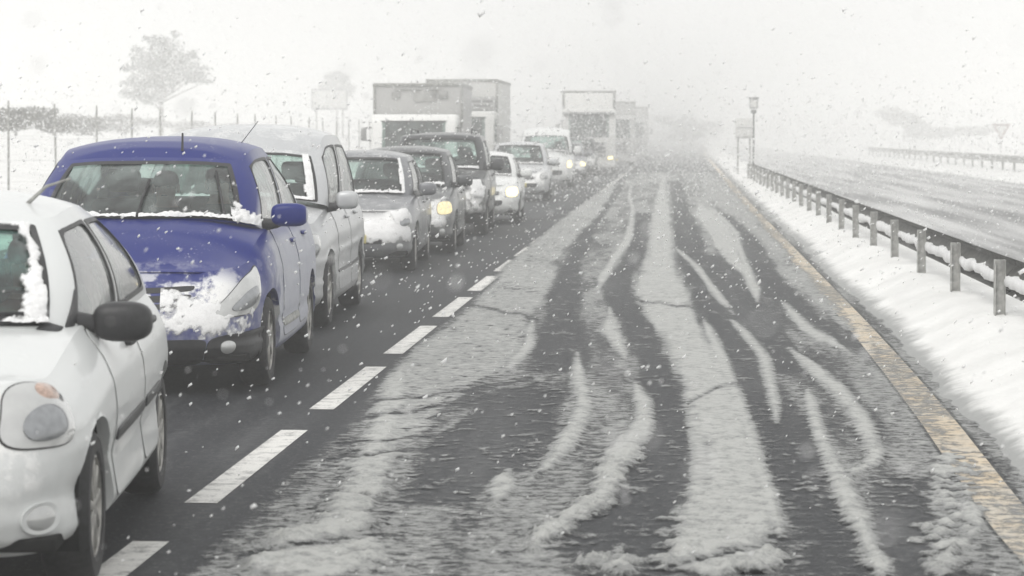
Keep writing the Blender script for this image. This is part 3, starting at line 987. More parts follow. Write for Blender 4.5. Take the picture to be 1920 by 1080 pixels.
# slender mast with a boxed head
Yp = 106.0
xp = at_depth(1413, Yp)
t = empty('camera_mast', (xp, Yp, gz(xp, Yp) - 0.32))
tag(t, 'slender dark mast with a small boxed head standing behind the guardrail', 'mast')
b = MB(); b.tube([(0, 0, -.2), (0, 0, 2.75)], 0.035, 10); b.box((0, 0, 0.36), (0.26, 0.26, 0.1), 0.01); b.build('pole', M['pole_dark'], t)
b = MB(); b.box((0, 0, 2.78), (0.22, 0.2, 0.14), 0.03); b.build('collar', M['pole_dark'], t)
b = MB(); b.box((0, 0, 3.1), (0.34, 0.3, 0.42), 0.04); h = b.build('lamp_housing', M['sign_grey'], t)
b = MB(); b.box((0, -.152, 3.1), (0.24, 0.02, 0.28), 0.01); b.build('front_glass', M['sign_white'], h)
b = MB(); b.box((0, 0, 3.33), (0.42, 0.36, 0.05), 0.02); b.build('lid', M['pole_dark'], h)
# low board sign left of the mast
Ys = 112.0
xa, xb = at_depth(1379, Ys), at_depth(1411, Ys)
t = empty('road_sign', ((xa + xb) / 2, Ys, gz((xa + xb) / 2, Ys)))
tag(t, 'pale rectangular road sign with a dark lower edge left of the mast', 'sign')
w = xb - xa
z1, z0 = CAM_H + (255 - 222) * Ys / F_PX, CAM_H + (255 - 259) * Ys / F_PX
zb = gz((xa + xb) / 2, Ys)
b = MB(); b.box((0, 0, (z0 + z1) / 2 - zb), (w, 0.03, z1 - z0), 0.008); bd = b.build('board', M['sign_white'], t)
b = MB(); b.box((0, -.02, z0 - zb + .04), (w * 1.02, 0.05, 0.10), 0.01); b.build('lower_rim', M['galv'], bd)
b = MB(); b.box((0, -.02, (z0 + z1) / 2 - zb + .02), (w * .9, 0.022, 0.05), 0.004); b.build('stripe', M['sign_grey'], bd)
for sx in (-.35, .35):
    b = MB(); b.tube([(sx * w, .05, -.3), (sx * w, .05, z1 - zb - .1)], 0.035, 8); b.build('post', M['galv'], t)
# triangular give-way shaped sign
Ys = 165.0
xp = at_depth(1877, Ys)
g0 = gz(xp, Ys)
t = empty('triangular_sign', (xp, Ys, g0))
tag(t, 'faint point-down triangular sign on a thin post beyond the far guardrail', 'sign')
zt = CAM_H + (255 - 232) * Ys / F_PX - g0
s = 0.62
def tri(s, y0, y1, zc):
    a = [(-s, zc + s * .58), (s, zc + s * .58), (0, zc - s * 1.15)]
    v = [(p[0], y0, p[1]) for p in a] + [(p[0], y1, p[1]) for p in a]
    return v, [(0, 1, 2), (5, 4, 3), (0, 3, 4, 1), (1, 4, 5, 2), (2, 5, 3, 0)]
v, f = tri(s, -.02, .0, zt - s * .58); bd = part('sign_plate', v, f, M['sign_red'], t, False)
v, f = tri(s * .58, -.026, -.0215, zt - s * .58); part('sign_field', v, f, M['sign_white'], bd, False)
b = MB(); b.tube([(0, .04, -.3), (0, .04, zt - .1)], 0.035, 8); b.build('post', M['galv'], t)
# board sign far left, in front of the faint tree
Ys = 190.0
xa, xb = at_depth(584, Ys), at_depth(652, Ys)
xc = (xa + xb) / 2
g0 = gz(xc, Ys)
t = empty('signboard', (xc, Ys, g0))
tag(t, 'very faint rectangular signboard on two legs behind the silver van', 'sign')
z1, z0 = CAM_H + (255 - 166) * Ys / F_PX - g0, CAM_H + (255 - 206) * Ys / F_PX - g0
b = MB(); b.box((0, 0, (z0 + z1) / 2), (xb - xa, 0.06, z1 - z0), 0.01); bd = b.build('board', M['sign_grey'], t)
b = MB(); b.box((0, -.04, (z0 + z1) / 2), ((xb - xa) * .92, 0.02, (z1 - z0) * .8), 0.005); b.build('panel', M['sign_white'], bd)
for sx in (-.36, .36):
    b = MB(); b.tube([(sx * (xb - xa), .1, -.3), (sx * (xb - xa), .1, z1 - .1)], 0.07, 8); b.build('post', M['galv'], t)

M['bowl_dark'] = plain('lamp_bowl_rim', (0.10, 0.10, 0.11), 0.3)  # dark rim material of the headlamp bowls

# ------------------------------------------------------------------ vehicles
def catmull(ctrl, u):
    """ctrl (n, k), u array in 0..n-1"""
    C = np.asarray(ctrl, float)
    n = len(C)
    u = np.clip(np.asarray(u, float), 0, n - 1 - 1e-9)
    i = np.floor(u).astype(int)
    t = (u - i)[..., None]
    def g(k): return C[np.clip(k, 0, n - 1)]
    p0, p1, p2, p3 = g(i - 1), g(i), g(i + 1), g(i + 2)
    # mirrored end points keep the nose and the tail square to the axis
    first, last = (i == 0)[..., None], (i == n - 2)[..., None]
    m = np.ones(C.shape[1]); m[0] = -1
    p0 = np.where(first, C[1] * m, p0)
    p3 = np.where(last, C[-2] * m, p3)
    return 0.5 * ((2 * p1) + (-p0 + p2) * t + (2 * p0 - 5 * p1 + 4 * p2 - p3) * t ** 2 + (-p0 + 3 * p1 - 3 * p2 + p3) * t ** 3)


def smooth_profile(pts, n=240, k=13):
    a = np.array(pts, float)
    x = np.linspace(0, 1, n)
    y = np.interp(x, a[:, 0], a[:, 1])
    w = np.hanning(k + 2)[1:-1]; w /= w.sum()
    yp = np.concatenate([2 * y[0] - y[1:k // 2 + 1][::-1], y, 2 * y[-1] - y[-k // 2:-1][::-1]])[:n + 2 * (k // 2)]
    ys = np.convolve(np.pad(y, k // 2, mode='edge'), w, 'valid')
    return x, ys


class Car:
    def __init__(s, name, label, category, loc, rz, spec, group='vehicles queuing in the left lane'):
        s.sp = spec
        s.root = empty(name, loc, rz)
        tag(s.root, label, category, group)
        L, hw, H = spec['L'], spec['W'] / 2, spec['H']
        s.L, s.hw, s.H = L, hw, H
        yw1, yw2 = spec['fo'], spec['fo'] + spec['wb']
        s.yw1, s.yw2 = yw1, yw2
        hf, cowl, belt = spec['hf'], spec['cowl'], spec['belt']
        nk = spec.get('nose', 1.0)
        yd = spec['yd']
        ym = 0.5 * (yd + yw2) - 0.05
        s.yd, s.ym = yd, ym
        zl = spec.get('zl', 0.2)
        ft = spec.get('ft', 0.45 * hf + 0.55 * belt)
        s.out = [(0, 0, zl, hf), (.40 * hw, .015 * nk, zl, hf + .005), (.70 * hw, .075 * nk, zl, hf + .02), (.885 * hw, .22 * nk, zl, hf + .05), (.955 * hw, .43 * nk, zl + .01, .6 * hf + .4 * ft),
                 (.985 * hw, yw1, zl + .01, ft), (1.0 * hw, yd, zl, belt), (1.0 * hw, ym, zl, belt + .015), (.99 * hw, yw2, zl + .02, belt + .04), (.965 * hw, L - .36, zl + .06, belt + .05),
                 (.86 * hw, L - .11, zl + .1, belt + .05), (.5 * hw, L - .02, zl + .1, belt + .05), (0, L, zl + .1, belt + .05)]
        s.ps = smooth_profile(spec.get('side', [(0, .085), (.07, .03), (.16, .012), (.30, .02), (.42, .0), (.60, .0), (.72, .004), (.86, .03), (.95, .055), (1, .085)]))
        s.pf = smooth_profile(spec.get('front', [(0, .12), (.10, .03), (.22, .0), (.40, .0), (.55, .03), (.72, .09), (.88, .17), (1, .28)]))
        s.pr = smooth_profile([(0, .1), (.15, .0), (.5, .0), (.62, .05), (1, .08)])
        yc, yt, yr = spec['yc'], spec['yt'], spec['yr']
        gb = spec.get('gb', 0.94)
        gt = spec.get('gt', 0.72)
        cs = spec.get('cs', .26)
        s.base = [(0, yc, cowl - .02), (.48 * hw, yc + .06, cowl - .02), (spec.get('ga', .84) * hw, yc + cs, .5 * (cowl + belt) - .02), (gb * hw * .985, yc + cs + .38, belt - .03), (gb * hw, ym, belt - .02),
                  (gb * hw, yw2 + .05, belt), (.80 * hw, L - spec.get('rb', .26), belt + .0), (.42 * hw, L - spec.get('rb', .26) + .1, belt + .0), (0, L - spec.get('rb', .26) + .12, belt + .0)]
        e = spec.get('edge', .075)
        fe = spec.get('fe', e * .8)
        s.top = [(0, yt, H - fe), (gt * hw * .52, yt + .02, H - fe * 1.03), (gt * hw * .93, yt + .11, H - max(fe * 1.12, e * 1.15)), (gt * hw, yt + .40, H - e * 1.05), (gt * hw * 1.0, ym + .15, H - e * .9),
                 (gt * hw * spec.get('rt', .88), yr - .32, H - e * 1.1), (gt * hw * spec.get('rt', .88) * .86, yr - .05, H - e * 1.4), (gt * hw * .46, yr + .01, H - e * 1.3), (0, yr + .02, H - e * 1.2)]
        s.bulge = spec.get('bulge', .035)
        s.res = spec.get('res', .03)

    # --- surfaces
    def P(s, U, V, side=1):
        U, V = np.broadcast_arrays(np.asarray(U, float), np.asarray(V, float))
        o = catmull(s.out, U)
        d = catmull(s.out, np.minimum(U + .02, 11.99))[..., :2] - catmull(s.out, np.maximum(U - .02, 0))[..., :2]
        n = np.stack([d[..., 1], -d[..., 0]], -1)
        n /= np.maximum(1e-9, np.linalg.norm(n, axis=-1))[..., None]
        f2, b2, s2 = np.where(n[..., 1] < 0, n[..., 1] ** 2, 0), np.where(n[..., 1] > 0, n[..., 1] ** 2, 0), n[..., 0] ** 2
        off = f2 * np.interp(V, *s.pf) + b2 * np.interp(V, *s.pr) + s2 * np.interp(V, *s.ps)
        x = np.maximum(0, o[..., 0] - n[..., 0] * off)
        y = o[..., 1] - n[..., 1] * off
        z = o[..., 2] + (o[..., 3] - o[..., 2]) * V
        return np.stack([side * x, y, z], -1)

    def Q(s, U, V, side=1):
        U, V = np.broadcast_arrays(np.asarray(U, float), np.asarray(V, float))
        b, t = catmull(s.base, U), catmull(s.top, U)
        w = V + .10 * (V ** 5 - V)
        p = b + (t - b) * w[..., None]
        p[..., 2] = b[..., 2] + (t[..., 2] - b[..., 2]) * V
        m = .5 * (catmull(s.base, np.minimum(U + .02, 7.99)) + catmull(s.top, np.minimum(U + .02, 7.99)) - catmull(s.base, np.maximum(U - .02, 0)) - catmull(s.top, np.maximum(U - .02, 0)))
        n = np.stack([m[..., 1], -m[..., 0]], -1)
        n /= np.maximum(1e-9, np.linalg.norm(n, axis=-1))[..., None]
        bl = s.bulge * np.sin(np.pi * V ** .9)
        x = np.maximum(0, p[..., 0] + n[..., 0] * bl)
        return np.stack([side * x, p[..., 1] + n[..., 1] * bl, p[..., 2]], -1)

    def normal(s, S, U, V, side):
        e = 0.01
        a = S(U + e, V, side) - S(U - e, V, side)
        b = S(U, np.minimum(V + e, 1), side) - S(U, np.maximum(V - e, 0), side)
        n = np.cross(a, b) * side
        return n / np.maximum(1e-9, np.linalg.norm(n, axis=-1))[..., None]

    def patch(s, S, corners, mat, name, parent=None, off=.004, bulge=0.0, n=6.0, side=1, rings=6, seg=44, skirt=.012, inner=0.0, sub=None):
        """rounded panel lying on surface S; corners are four (u, v): low-front, low-rear, high-rear, high-front"""
        c = np.array(corners, float)
        th = np.linspace(0, 2 * np.pi, seg, endpoint=False) + .01
        ca, sa = np.cos(th), np.sin(th)
        r0 = (np.abs(ca) ** n + np.abs(sa) ** n) ** (-1.0 / n)
        bx, by = ca * r0, sa * r0
        rho = np.linspace(inner if inner else 1.0 / rings, 1, rings)
        A, B = rho[:, None] * bx, rho[:, None] * by
        if inner:
            pass
        def uv(A, B):
            a, b = (A + 1) / 2, (B + 1) / 2
            return (((1 - a) * (1 - b))[..., None] * c[0] + (a * (1 - b))[..., None] * c[1] + (a * b)[..., None] * c[2] + ((1 - a) * b)[..., None] * c[3])
        W = uv(A, B)
        U, V = W[..., 0], np.clip(W[..., 1], 0, 1)
        p = S(U, V, side) + s.normal(S, U, V, side) * (off + bulge * (1 - rho[:, None] ** 2))[..., None]
        verts = list(p.reshape(-1, 3))
        faces = []
        for i in range(rings - 1):
            for k in range(seg):
                k2 = (k + 1) % seg
                faces.append((i * seg + k, i * seg + k2, (i + 1) * seg + k2, (i + 1) * seg + k))
        if not inner:
            w0 = uv(np.array([0.0]), np.array([0.0]))
            q = S(w0[:, 0], w0[:, 1], side) + s.normal(S, w0[:, 0], w0[:, 1], side) * (off + bulge)
            verts.append(q[0])
            for k in range(seg): faces.append((len(verts) - 1, (k + 1) % seg, k)[::-1])
        if skirt:
            b0 = len(verts)
            q = S(U[-1], V[-1], side) + s.normal(S, U[-1], V[-1], side) * (off - skirt)
            verts += list(q)
            e = (rings - 1) * seg
            for k in range(seg):
                k2 = (k + 1) % seg
                faces.append((e + k, e + k2, b0 + k2, b0 + k))
        if side < 0: faces = [f[::-1] for f in faces]
        return part(name, verts, faces, mat, parent or s.root, True, 50)

    def strip_ring(s, S, u0, u1, v0, v1, mat, name, parent, side=1, w=.018, n=9, off=.003, seg=56, mirror=False):
        """rubber frame round a window opening"""
        th = np.linspace(0, 2 * np.pi, seg, endpoint=False) + .01
        ca, sa = np.cos(th), np.sin(th)
        r0 = (np.abs(ca) ** 40 + np.abs(sa) ** 40) ** (-1 / 40.0)
        r1 = (np.abs(ca) ** n + np.abs(sa) ** n) ** (-1.0 / n)
        uc, vc, du, dv = (u0 + u1) / 2, (v0 + v1) / 2, (u1 - u0) / 2, (v1 - v0) / 2
        pa, pb = S(np.array([u0, u1]), np.array([vc, vc]), side), S(np.array([uc, uc]), np.array([v0, v1]), side)
        lu, lv = np.linalg.norm(pa[0] - pa[1]), np.linalg.norm(pb[0] - pb[1])
        ku, kv = 1 - 2 * w / max(lu, .05), 1 - 2 * w / max(lv, .05)
        verts, faces = [], []
        for (r, fu, fv, o) in ((r0, 1.012, 1.012, -.004), (r0, 1.012, 1.012, off), (r1, ku, kv, off), (r1, ku, kv, -.006)):
            U, V = uc + ca * r * fu * du, np.clip(vc + sa * r * fv * dv, 0, 1)
            verts += list(S(np.maximum(U, 0), V, side) + s.normal(S, np.maximum(U, .02), V, side) * o)
        for i in range(3):
            for k in range(seg):
                k2 = (k + 1) % seg
                faces.append((i * seg + k, i * seg + k2, (i + 1) * seg + k2, (i + 1) * seg + k))
        if side < 0: faces = [f[::-1] for f in faces]
        return part(name, verts, faces, mat, parent, True, 40)

    def snow_on(s, S, u0, u1, v0, v1, cover, thick, parent, seed, both=False, side=1, res=.012, shape=None, name='snow', lumps=.9):
        """clinging snow with a ragged edge"""
        pa = S(np.linspace(u0, u1, 30), np.full(30, .5 * (v0 + v1)), side)
        lu = np.linalg.norm(np.diff(pa, axis=0), axis=1).sum()
        pb = S(np.full(30, .5 * (u0 + u1)), np.linspace(v0, v1, 30), side)
        lv = np.linalg.norm(np.diff(pb, axis=0), axis=1).sum()
        nu, nv = max(6, int(lu / res)), max(6, int(lv / res))
        U, V = np.meshgrid(np.linspace(u0, u1, nu), np.linspace(v0, v1, nv))
        p = S(U, V, side)
        a, b = (U - u0) / (u1 - u0), (V - v0) / (v1 - v0)
        nz = fbm(a * lu * 9, b * lv * 9, 4, seed) - .5
        fine = fbm(a * lu * 45, b * lv * 45, 3, seed + 9)
        edge = shape(a, b) if shape else np.minimum(np.minimum(a, 1 - a) * lu, np.minimum(b, 1 - b) * lv) / .08
        msk = edge + 2.2 * nz + cover + .8 * (fine - .5)
        h = thick * np.clip(msk, 0, 1.0) ** .6 * (1 - lumps * .5 + lumps * fine)
        p = p + s.normal(S, np.maximum(U, .02), V, side) * (h + .002)[..., None]
        i = np.arange(U.size).reshape(U.shape)
        q = np.stack([i[:-1, :-1], i[:-1, 1:], i[1:, 1:], i[1:, :-1]], -1)
        k = msk > 0
        kk = k[:-1, :-1] & k[:-1, 1:] & k[1:, 1:] & k[1:, :-1]
        q = q[kk]
        if len(q) == 0: return None
        us = np.unique(q); rm = np.zeros(U.size, int); rm[us] = np.arange(len(us))
        fc = rm[q]
        if side < 0: fc = fc[:, ::-1]
        me = make_mesh(name, p.reshape(-1, 3)[us], fc, True)
        att = me.attributes.new('cover', 'FLOAT', 'POINT')
        att.data.foreach_set('value', np.clip(msk, 0, 1).reshape(-1)[us].astype(np.float32))
        o = obj(name, me, M['clinging_snow'], parent)
        o['kind'] = 'stuff'
        return o

    # --- building
    def wheel(s, x, y, r, w, side):
        wh = empty('wheel', (x, y, r), 0, s.root)
        t = MB()
        prof = [(r * .66, -w * .42), (r * .72, -w * .5), (r * .90, -w * .5), (r * .975, -w * .40), (r, -w * .2), (r, w * .2), (r * .975, w * .40), (r * .90, w * .5), (r * .72, w * .5), (r * .66, w * .42)]
        t.lathe([(a, b * side) for a, b in prof], None, 44)
        t.build('tyre', M['rubber'], wh)
        m = MB()
        m.lathe([(r * .67, side * w * .44), (r * .64, side * w * .46), (r * .62, side * w * .36), (r * .60, side * w * .1), (r * .2, side * w * .1)], None, 36)
        for k in range(s.sp.get('spokes', 7)):
            a = 2 * math.pi * k / s.sp.get('spokes', 7)
            m.box((0, 0, 0), (.035, r * .13, r * .50), .008, Matrix.Rotation(a, 4, 'X') @ Matrix.Translation((side * w * .36, 0, r * .36)))
        m.lathe([(0.001, side * w * .45), (r * .1, side * w * .45), (r * .14, side * w * .40), (r * .14, side * w * .2)], None, 18)
        m.build('rim', M['alloy'], wh)
        d = MB()
        d.lathe([(r * .5, side * w * .05), (.001, side * w * .05)], None, 24)
        d.build('brake_disc', M['under'], wh)
        return wh

    def build(s, body_mat, near=True):
        sp, R = s.sp, s.root
        res = s.res
        wr = sp['wr']
        ar = wr * 1.0 + sp.get('arch', .055)
        # outline samples of even length
        uf = np.linspace(0, 12, 2400)
        o = catmull(s.out, uf)[:, :2]
        arc = np.concatenate([[0], np.cumsum(np.linalg.norm(np.diff(o, axis=0), axis=1))])
        us = np.interp(np.linspace(0, arc[-1], int(arc[-1] / res)), arc, uf)
        vs = np.linspace(0, 1, max(12, int((sp['belt'] - .2) / res)))
        U, V = np.meshgrid(us, vs)
        p = s.P(U, V)
        wc = [(s.yw1, wr), (s.yw2, wr + .0)]
        inside = np.zeros(U.shape, bool)
        snapped = [[], []]
        Pm = p.copy()
        for k, (yc, zc) in enumerate(wc):
            d = np.hypot(p[..., 1] - yc, p[..., 2] - zc)
            ins = (d < ar) & (p[..., 0] > .45 * s.hw)
            inside |= ins
            f = ar / np.maximum(d, 1e-3)
            Pm[..., 1] = np.where(ins, yc + (p[..., 1] - yc) * f, Pm[..., 1])
            Pm[..., 2] = np.where(ins, zc + (p[..., 2] - zc) * f, Pm[..., 2])
        i = np.arange(U.size).reshape(U.shape)
        q = np.stack([i[:-1, :-1], i[:-1, 1:], i[1:, 1:], i[1:, :-1]], -1)
        allin = inside[:-1, :-1] & inside[:-1, 1:] & inside[1:, 1:] & inside[1:, :-1]
        q = q[~allin]
        pts = Pm.reshape(-1, 3)
        n0 = len(pts)
        mir = pts * np.array([-1, 1, 1])
        verts = np.concatenate([pts, mir])
        faces = q.tolist() + [[a + n0 for a in f[::-1]] for f in q.tolist()]
        # bonnet
        e = s.P(us, np.ones_like(us))
        ko = us < 6.6
        ed = e[ko]
        yc = sp['yc']
        zcen = self_z = np.interp(ed[:, 1], [ed[0, 1], ed[0, 1] + .12, .55 * yc + .45 * ed[0, 1], yc, yc + 1], [sp['hf'], sp['hf'] + (sp['cowl'] - sp['hf']) * sp.get('hood1', .3), sp['hf'] + (sp['cowl'] - sp['hf']) * sp.get('hood2', .72), sp['cowl'], sp['cowl']])
        w = np.hanning(17); w /= w.sum()
        zcen = np.convolve(np.pad(zcen, 8, mode='edge'), w, 'valid')
        zcen[0] = ed[0, 2]
        zcen = np.maximum(zcen, ed[:, 2])
        ns = 26
        sv = np.linspace(-1, 1, ns)
        rows = np.stack([ed[:, 0][:, None] * sv, np.repeat(ed[:, 1][:, None], ns, 1), ed[:, 2][:, None] + (zcen - ed[:, 2])[:, None] * (1 - np.abs(sv) ** sp.get('hoodp', 2.4))], -1)
        b0 = len(verts)
        verts = np.concatenate([verts, rows.reshape(-1, 3)])
        m = len(ed)
        for a in range(m - 1):
            if ed[a, 1] > yc + .5: break
            for b in range(ns - 1):
                faces.append([b0 + a * ns + b, b0 + a * ns + b + 1, b0 + (a + 1) * ns + b + 1, b0 + (a + 1) * ns + b])
        s.hood_rows = rows
        # wheel arch lips
        lips = []
        for k, (yw, zw) in enumerate(wc):
            mk = inside & (np.abs(p[..., 1] - yw) < ar + .1)
            usedv = np.zeros(U.size, bool); usedv[np.unique(q)] = True
            sel = pts[(mk.reshape(-1)) & usedv]
            ang = np.arctan2(sel[:, 2] - zw, sel[:, 1] - yw)
            sel = sel[np.argsort(-ang)]
            for sd in (1, -1):
                lipv, lipf = [], []
                lips.append((lipv, lipf))
                b1 = 0
                for v in sel:
                    lipv += [(sd * v[0], v[1], v[2]), (sd * (v[0] - .05), v[1], v[2])]
                for a in range(len(sel) - 1):
                    g = [b1 + 2 * a, b1 + 2 * a + 1, b1 + 2 * a + 3, b1 + 2 * a + 2]
                    lipf.append(g if sd > 0 else g[::-1])
        body = part('body', verts, faces, body_mat, R, True, 48)
        s.body = body
        for lv, lf in lips: part('arch_lip', lv, lf, body_mat, body, True)
        # wells, floor
        wl_ = MB()
        for (yw, zw) in wc:
            for sd in (1, -1):
                vv, ff = [], []
                K = 20
                for k in range(K + 1):
                    a = -.35 + (math.pi + .7) * k / K
                    for xx in (.35 * s.hw, .93 * s.hw):
                        vv.append((sd * xx, yw + (ar + .012) * math.cos(a), zw + (ar + .012) * math.sin(a)))
                    if k: ff.append((2 * k - 2, 2 * k - 1, 2 * k + 1, 2 * k))
                vv.append((sd * .35 * s.hw, yw, zw))
                for k in range(K): ff.append((2 * k, 2 * k + 2, len(vv) - 1))
                wl_.add(vv, ff)
        zf = sp.get('zl', .2) + .05
        wl_.box((0, s.L / 2, zf), (1.76 * s.hw, s.L - .25, .05), .01)
        wl_.box((0, s.yw1, zf + .12), (1.0 * s.hw, 1.1, .3), .03)
        wl_.build('underbody', M['under'], R)
        # cabin shell with openings
        win = sp['win']       # list of (u0, u1, v0, v1)
        wsc = sp['screen']    # (u1, v0, v1)
        marks_u = sorted(set([0, 8, wsc[0], sp.get('rear', (6.42, .10, .84))[0]] + [x for w_ in win for x in w_[:2]]))
        marks_v = sorted(set([0, 1, wsc[1], wsc[2], *sp.get('rear', (6.42, .10, .84))[1:]] + [x for w_ in win for x in w_[2:]]))
        def fill(marks, step):
            out = []
            for a, b in zip(marks[:-1], marks[1:]):
                k = max(1, int(math.ceil((b - a) / step)))
                out += list(np.linspace(a, b, k, endpoint=False))
            return np.array(out + [marks[-1]])
        ug, vg = fill(marks_u, .12), fill(marks_v, .07)
        U, V = np.meshgrid(ug, vg)
        p = s.Q(U, V)
        uc, vc = (ug[:-1] + ug[1:]) / 2, (vg[:-1] + vg[1:]) / 2
        UC, VC = np.meshgrid(uc, vc)
        hole = (UC < wsc[0]) & (VC > wsc[1]) & (VC < wsc[2])
        rwu, rv0, rv1 = sp.get('rear', (6.42, .10, .84))
        hole |= (UC > rwu) & (VC > rv0) & (VC < rv1)
        for w_ in win: hole |= (UC > w_[0]) & (UC < w_[1]) & (VC > w_[2]) & (VC < w_[3])
        i = np.arange(U.size).reshape(U.shape)
        q = np.stack([i[:-1, :-1], i[:-1, 1:], i[1:, 1:], i[1:, :-1]], -1)[~hole]
        pts = p.reshape(-1, 3); n0 = len(pts)
        verts = np.concatenate([pts, pts * np.array([-1, 1, 1])])
        faces = q.tolist() + [[a + n0 for a in f[::-1]] for f in q.tolist()]
        cab = part('cabin', verts, faces, body_mat, R, True, 60)
        s.cab = cab
        # roof
        ug2 = np.concatenate([np.linspace(0, 2, 24), np.linspace(2, 6, 34)[1:], np.linspace(6, 8, 18)[1:]])
        ed = s.Q(ug2, np.ones_like(ug2))
        y0, y1 = ed[0, 1], ed[-1, 1]
        zc = np.interp(ed[:, 1], [y0, y0 + .10, y0 + .25, y0 + .6, .5 * (y0 + y1), y1 - .3, y1], [ed[0, 2], ed[0, 2] + (s.H - ed[0, 2]) * .46, ed[0, 2] + (s.H - ed[0, 2]) * .76, s.H - .010, s.H, s.H - .03, ed[-1, 2]])
        zc = np.maximum(zc, ed[:, 2])
        sv = np.linspace(-1, 1, 22)
        rows = np.stack([ed[:, 0][:, None] * sv, np.repeat(ed[:, 1][:, None], 22, 1), ed[:, 2][:, None] + (zc - ed[:, 2])[:, None] * (1 - np.abs(sv) ** 2.6)], -1)
        m = len(ed)
        i = np.arange(m * 22).reshape(m, 22)
        q = np.stack([i[:-1, :-1], i[:-1, 1:], i[1:, 1:], i[1:, :-1]], -1).reshape(-1, 4)
        s.roof = part('roof', rows.reshape(-1, 3), q, body_mat, R, True)
        s.roof_rows = rows
        # windscreen: one pane across
        gl = sp.get('glass', M['glass'])
        uu = np.linspace(0, wsc[0], 14); vv = np.linspace(wsc[1], wsc[2], 10)
        U, V = np.meshgrid(np.concatenate([-uu[::-1], uu[1:]]), vv)
        p = s.Q(np.abs(U), V); p[..., 0] *= np.sign(U) + (U == 0)
        nn = s.normal(s.Q, np.maximum(np.abs(U), .02), V, 1); nn[..., 0] *= np.where(U < 0, -1, 1)
        p = p - nn * .006
        i = np.arange(U.size).reshape(U.shape)
        q = np.stack([i[:-1, :-1], i[:-1, 1:], i[1:, 1:], i[1:, :-1]], -1).reshape(-1, 4)
        s.ws = part('windshield', p.reshape(-1, 3), q, gl, R, True)
        # rear window, one pane across
        uu = np.linspace(rwu, 8, 12); vv = np.linspace(rv0, rv1, 8)
        pr_ = s.Q(*np.meshgrid(uu, vv)); pl_ = pr_[:, ::-1][:, 1:] * np.array([-1, 1, 1])
        p = np.concatenate([pr_, pl_], 1)
        i = np.arange(p.shape[0] * p.shape[1]).reshape(p.shape[:2])
        q = np.stack([i[:-1, :-1], i[:-1, 1:], i[1:, 1:], i[1:, :-1]], -1).reshape(-1, 4)
        part('rear_window', p.reshape(-1, 3), q, gl, R, True)
        # black rim of the windscreen
        rv, rf = [], []
        def band(us_, vs_):
            U, V = np.meshgrid(us_, vs_)
            p = s.Q(np.abs(U), V); p[..., 0] *= np.where(U < 0, -1, 1)
            nn = s.normal(s.Q, np.maximum(np.abs(U), .02), V, 1); nn[..., 0] *= np.where(U < 0, -1, 1)
            p = p + nn * .003
            b = len(rv); rv.extend(p.reshape(-1, 3).tolist())
            ii = np.arange(U.size).reshape(U.shape) + b
            rf.extend(np.stack([ii[:-1, :-1], ii[:-1, 1:], ii[1:, 1:], ii[1:, :-1]], -1).reshape(-1, 4).tolist())
        fu, fv = wsc[0], .045
        band(np.linspace(-fu, fu, 40), np.array([wsc[1] - .02, wsc[1] + fv * 1.6]))
        band(np.linspace(-fu, fu, 40), np.array([wsc[2] - fv, wsc[2] + .01]))
        band(np.array([-fu - .02, -fu + .09]), np.linspace(wsc[1], wsc[2], 14))
        band(np.array([fu - .09, fu + .02]), np.linspace(wsc[1], wsc[2], 14))
        part('screen_rim', rv, rf, M['seal'], s.ws, True)
        # side windows
        for sd in (1, -1):
            for (a, b, c, d) in win:
                if b <= a: continue
                U, V = np.meshgrid(np.linspace(a, b, 12), np.linspace(c, d, 8))
                p = s.Q(U, V, sd) - s.normal(s.Q, U, V, sd) * .006
                i = np.arange(U.size).reshape(U.shape)
                q = np.stack([i[:-1, :-1], i[:-1, 1:], i[1:, 1:], i[1:, :-1]], -1).reshape(-1, 4)
                wd = part('side_window', p.reshape(-1, 3), q if sd > 0 else q[:, ::-1], sp.get('sglass', M['side_glass']), R, True)
                s.strip_ring(s.Q, a, b, c, d, M['seal'], 'seal', wd, sd)
        for sd in (1, -1):
            x = sd * (s.hw - .02 - sp.get('ww', .19) / 2 - .012)
            s.wheel(x, s.yw1, wr, sp.get('ww', .19), sd)
            s.wheel(x, s.yw2, wr, sp.get('ww', .19), sd)
        # seats, dashboard, steering wheel
        bz, by = sp['belt'], sp['yd'] + .55
        d = MB()
        d.box((0, sp['yc'] + .38, bz - .12), (1.55 * s.hw, .5, .30), .07)
        d.build('dashboard', M['cabin'], R)
        d = MB(); d.box((0, s.yw2 + .1, bz - .25), (1.5 * s.hw, .7, .35), .08); d.build('luggage_cover', M['cabin'], R)
        for sx in (-.38, .38):
            st = MB()
            st.box((sx, by + .55, bz - .15), (.48, .16, .70), .06, Matrix.Rotation(-.2, 4, 'X'))
            st.box((sx, by + .25, bz - .47), (.48, .55, .16), .06)
            hr = MB()
            hr.box((sx, by + .69, bz + .33), (.26, .10, .18), .045)
            so = st.build('seat', M['seat'], R)
            hr.build('headrest', M['seat'], so)
        rs = MB()
        rs.box((0, s.yw2 - .15, bz - .12), (1.25, .18, .62), .06, Matrix.Rotation(-.2, 4, 'X'))
        so = rs.build('rear_seat', M['seat'], R)
        for sx in (-.38, .38):
            hr = MB(); hr.box((sx, s.yw2 - .06, bz + .26), (.26, .10, .15), .045); hr.build('headrest', M['seat'], so)
        tw = MB()
        cen = Vector((.38 * sp.get('drv', 1), sp['yc'] + .75, bz - .02))
        Rm = Matrix.Rotation(-1.05, 3, 'X')
        ring = [cen + Rm @ Vector((.18 * math.cos(a), .18 * math.sin(a), 0)) for a in np.linspace(0, 2 * math.pi, 25)]
        tw.tube(ring, .014, 8, False)
        tw.tube([ring[0], ring[12]], .012, 6)
        tw.build('steering_wheel', M['black_plastic'], R)

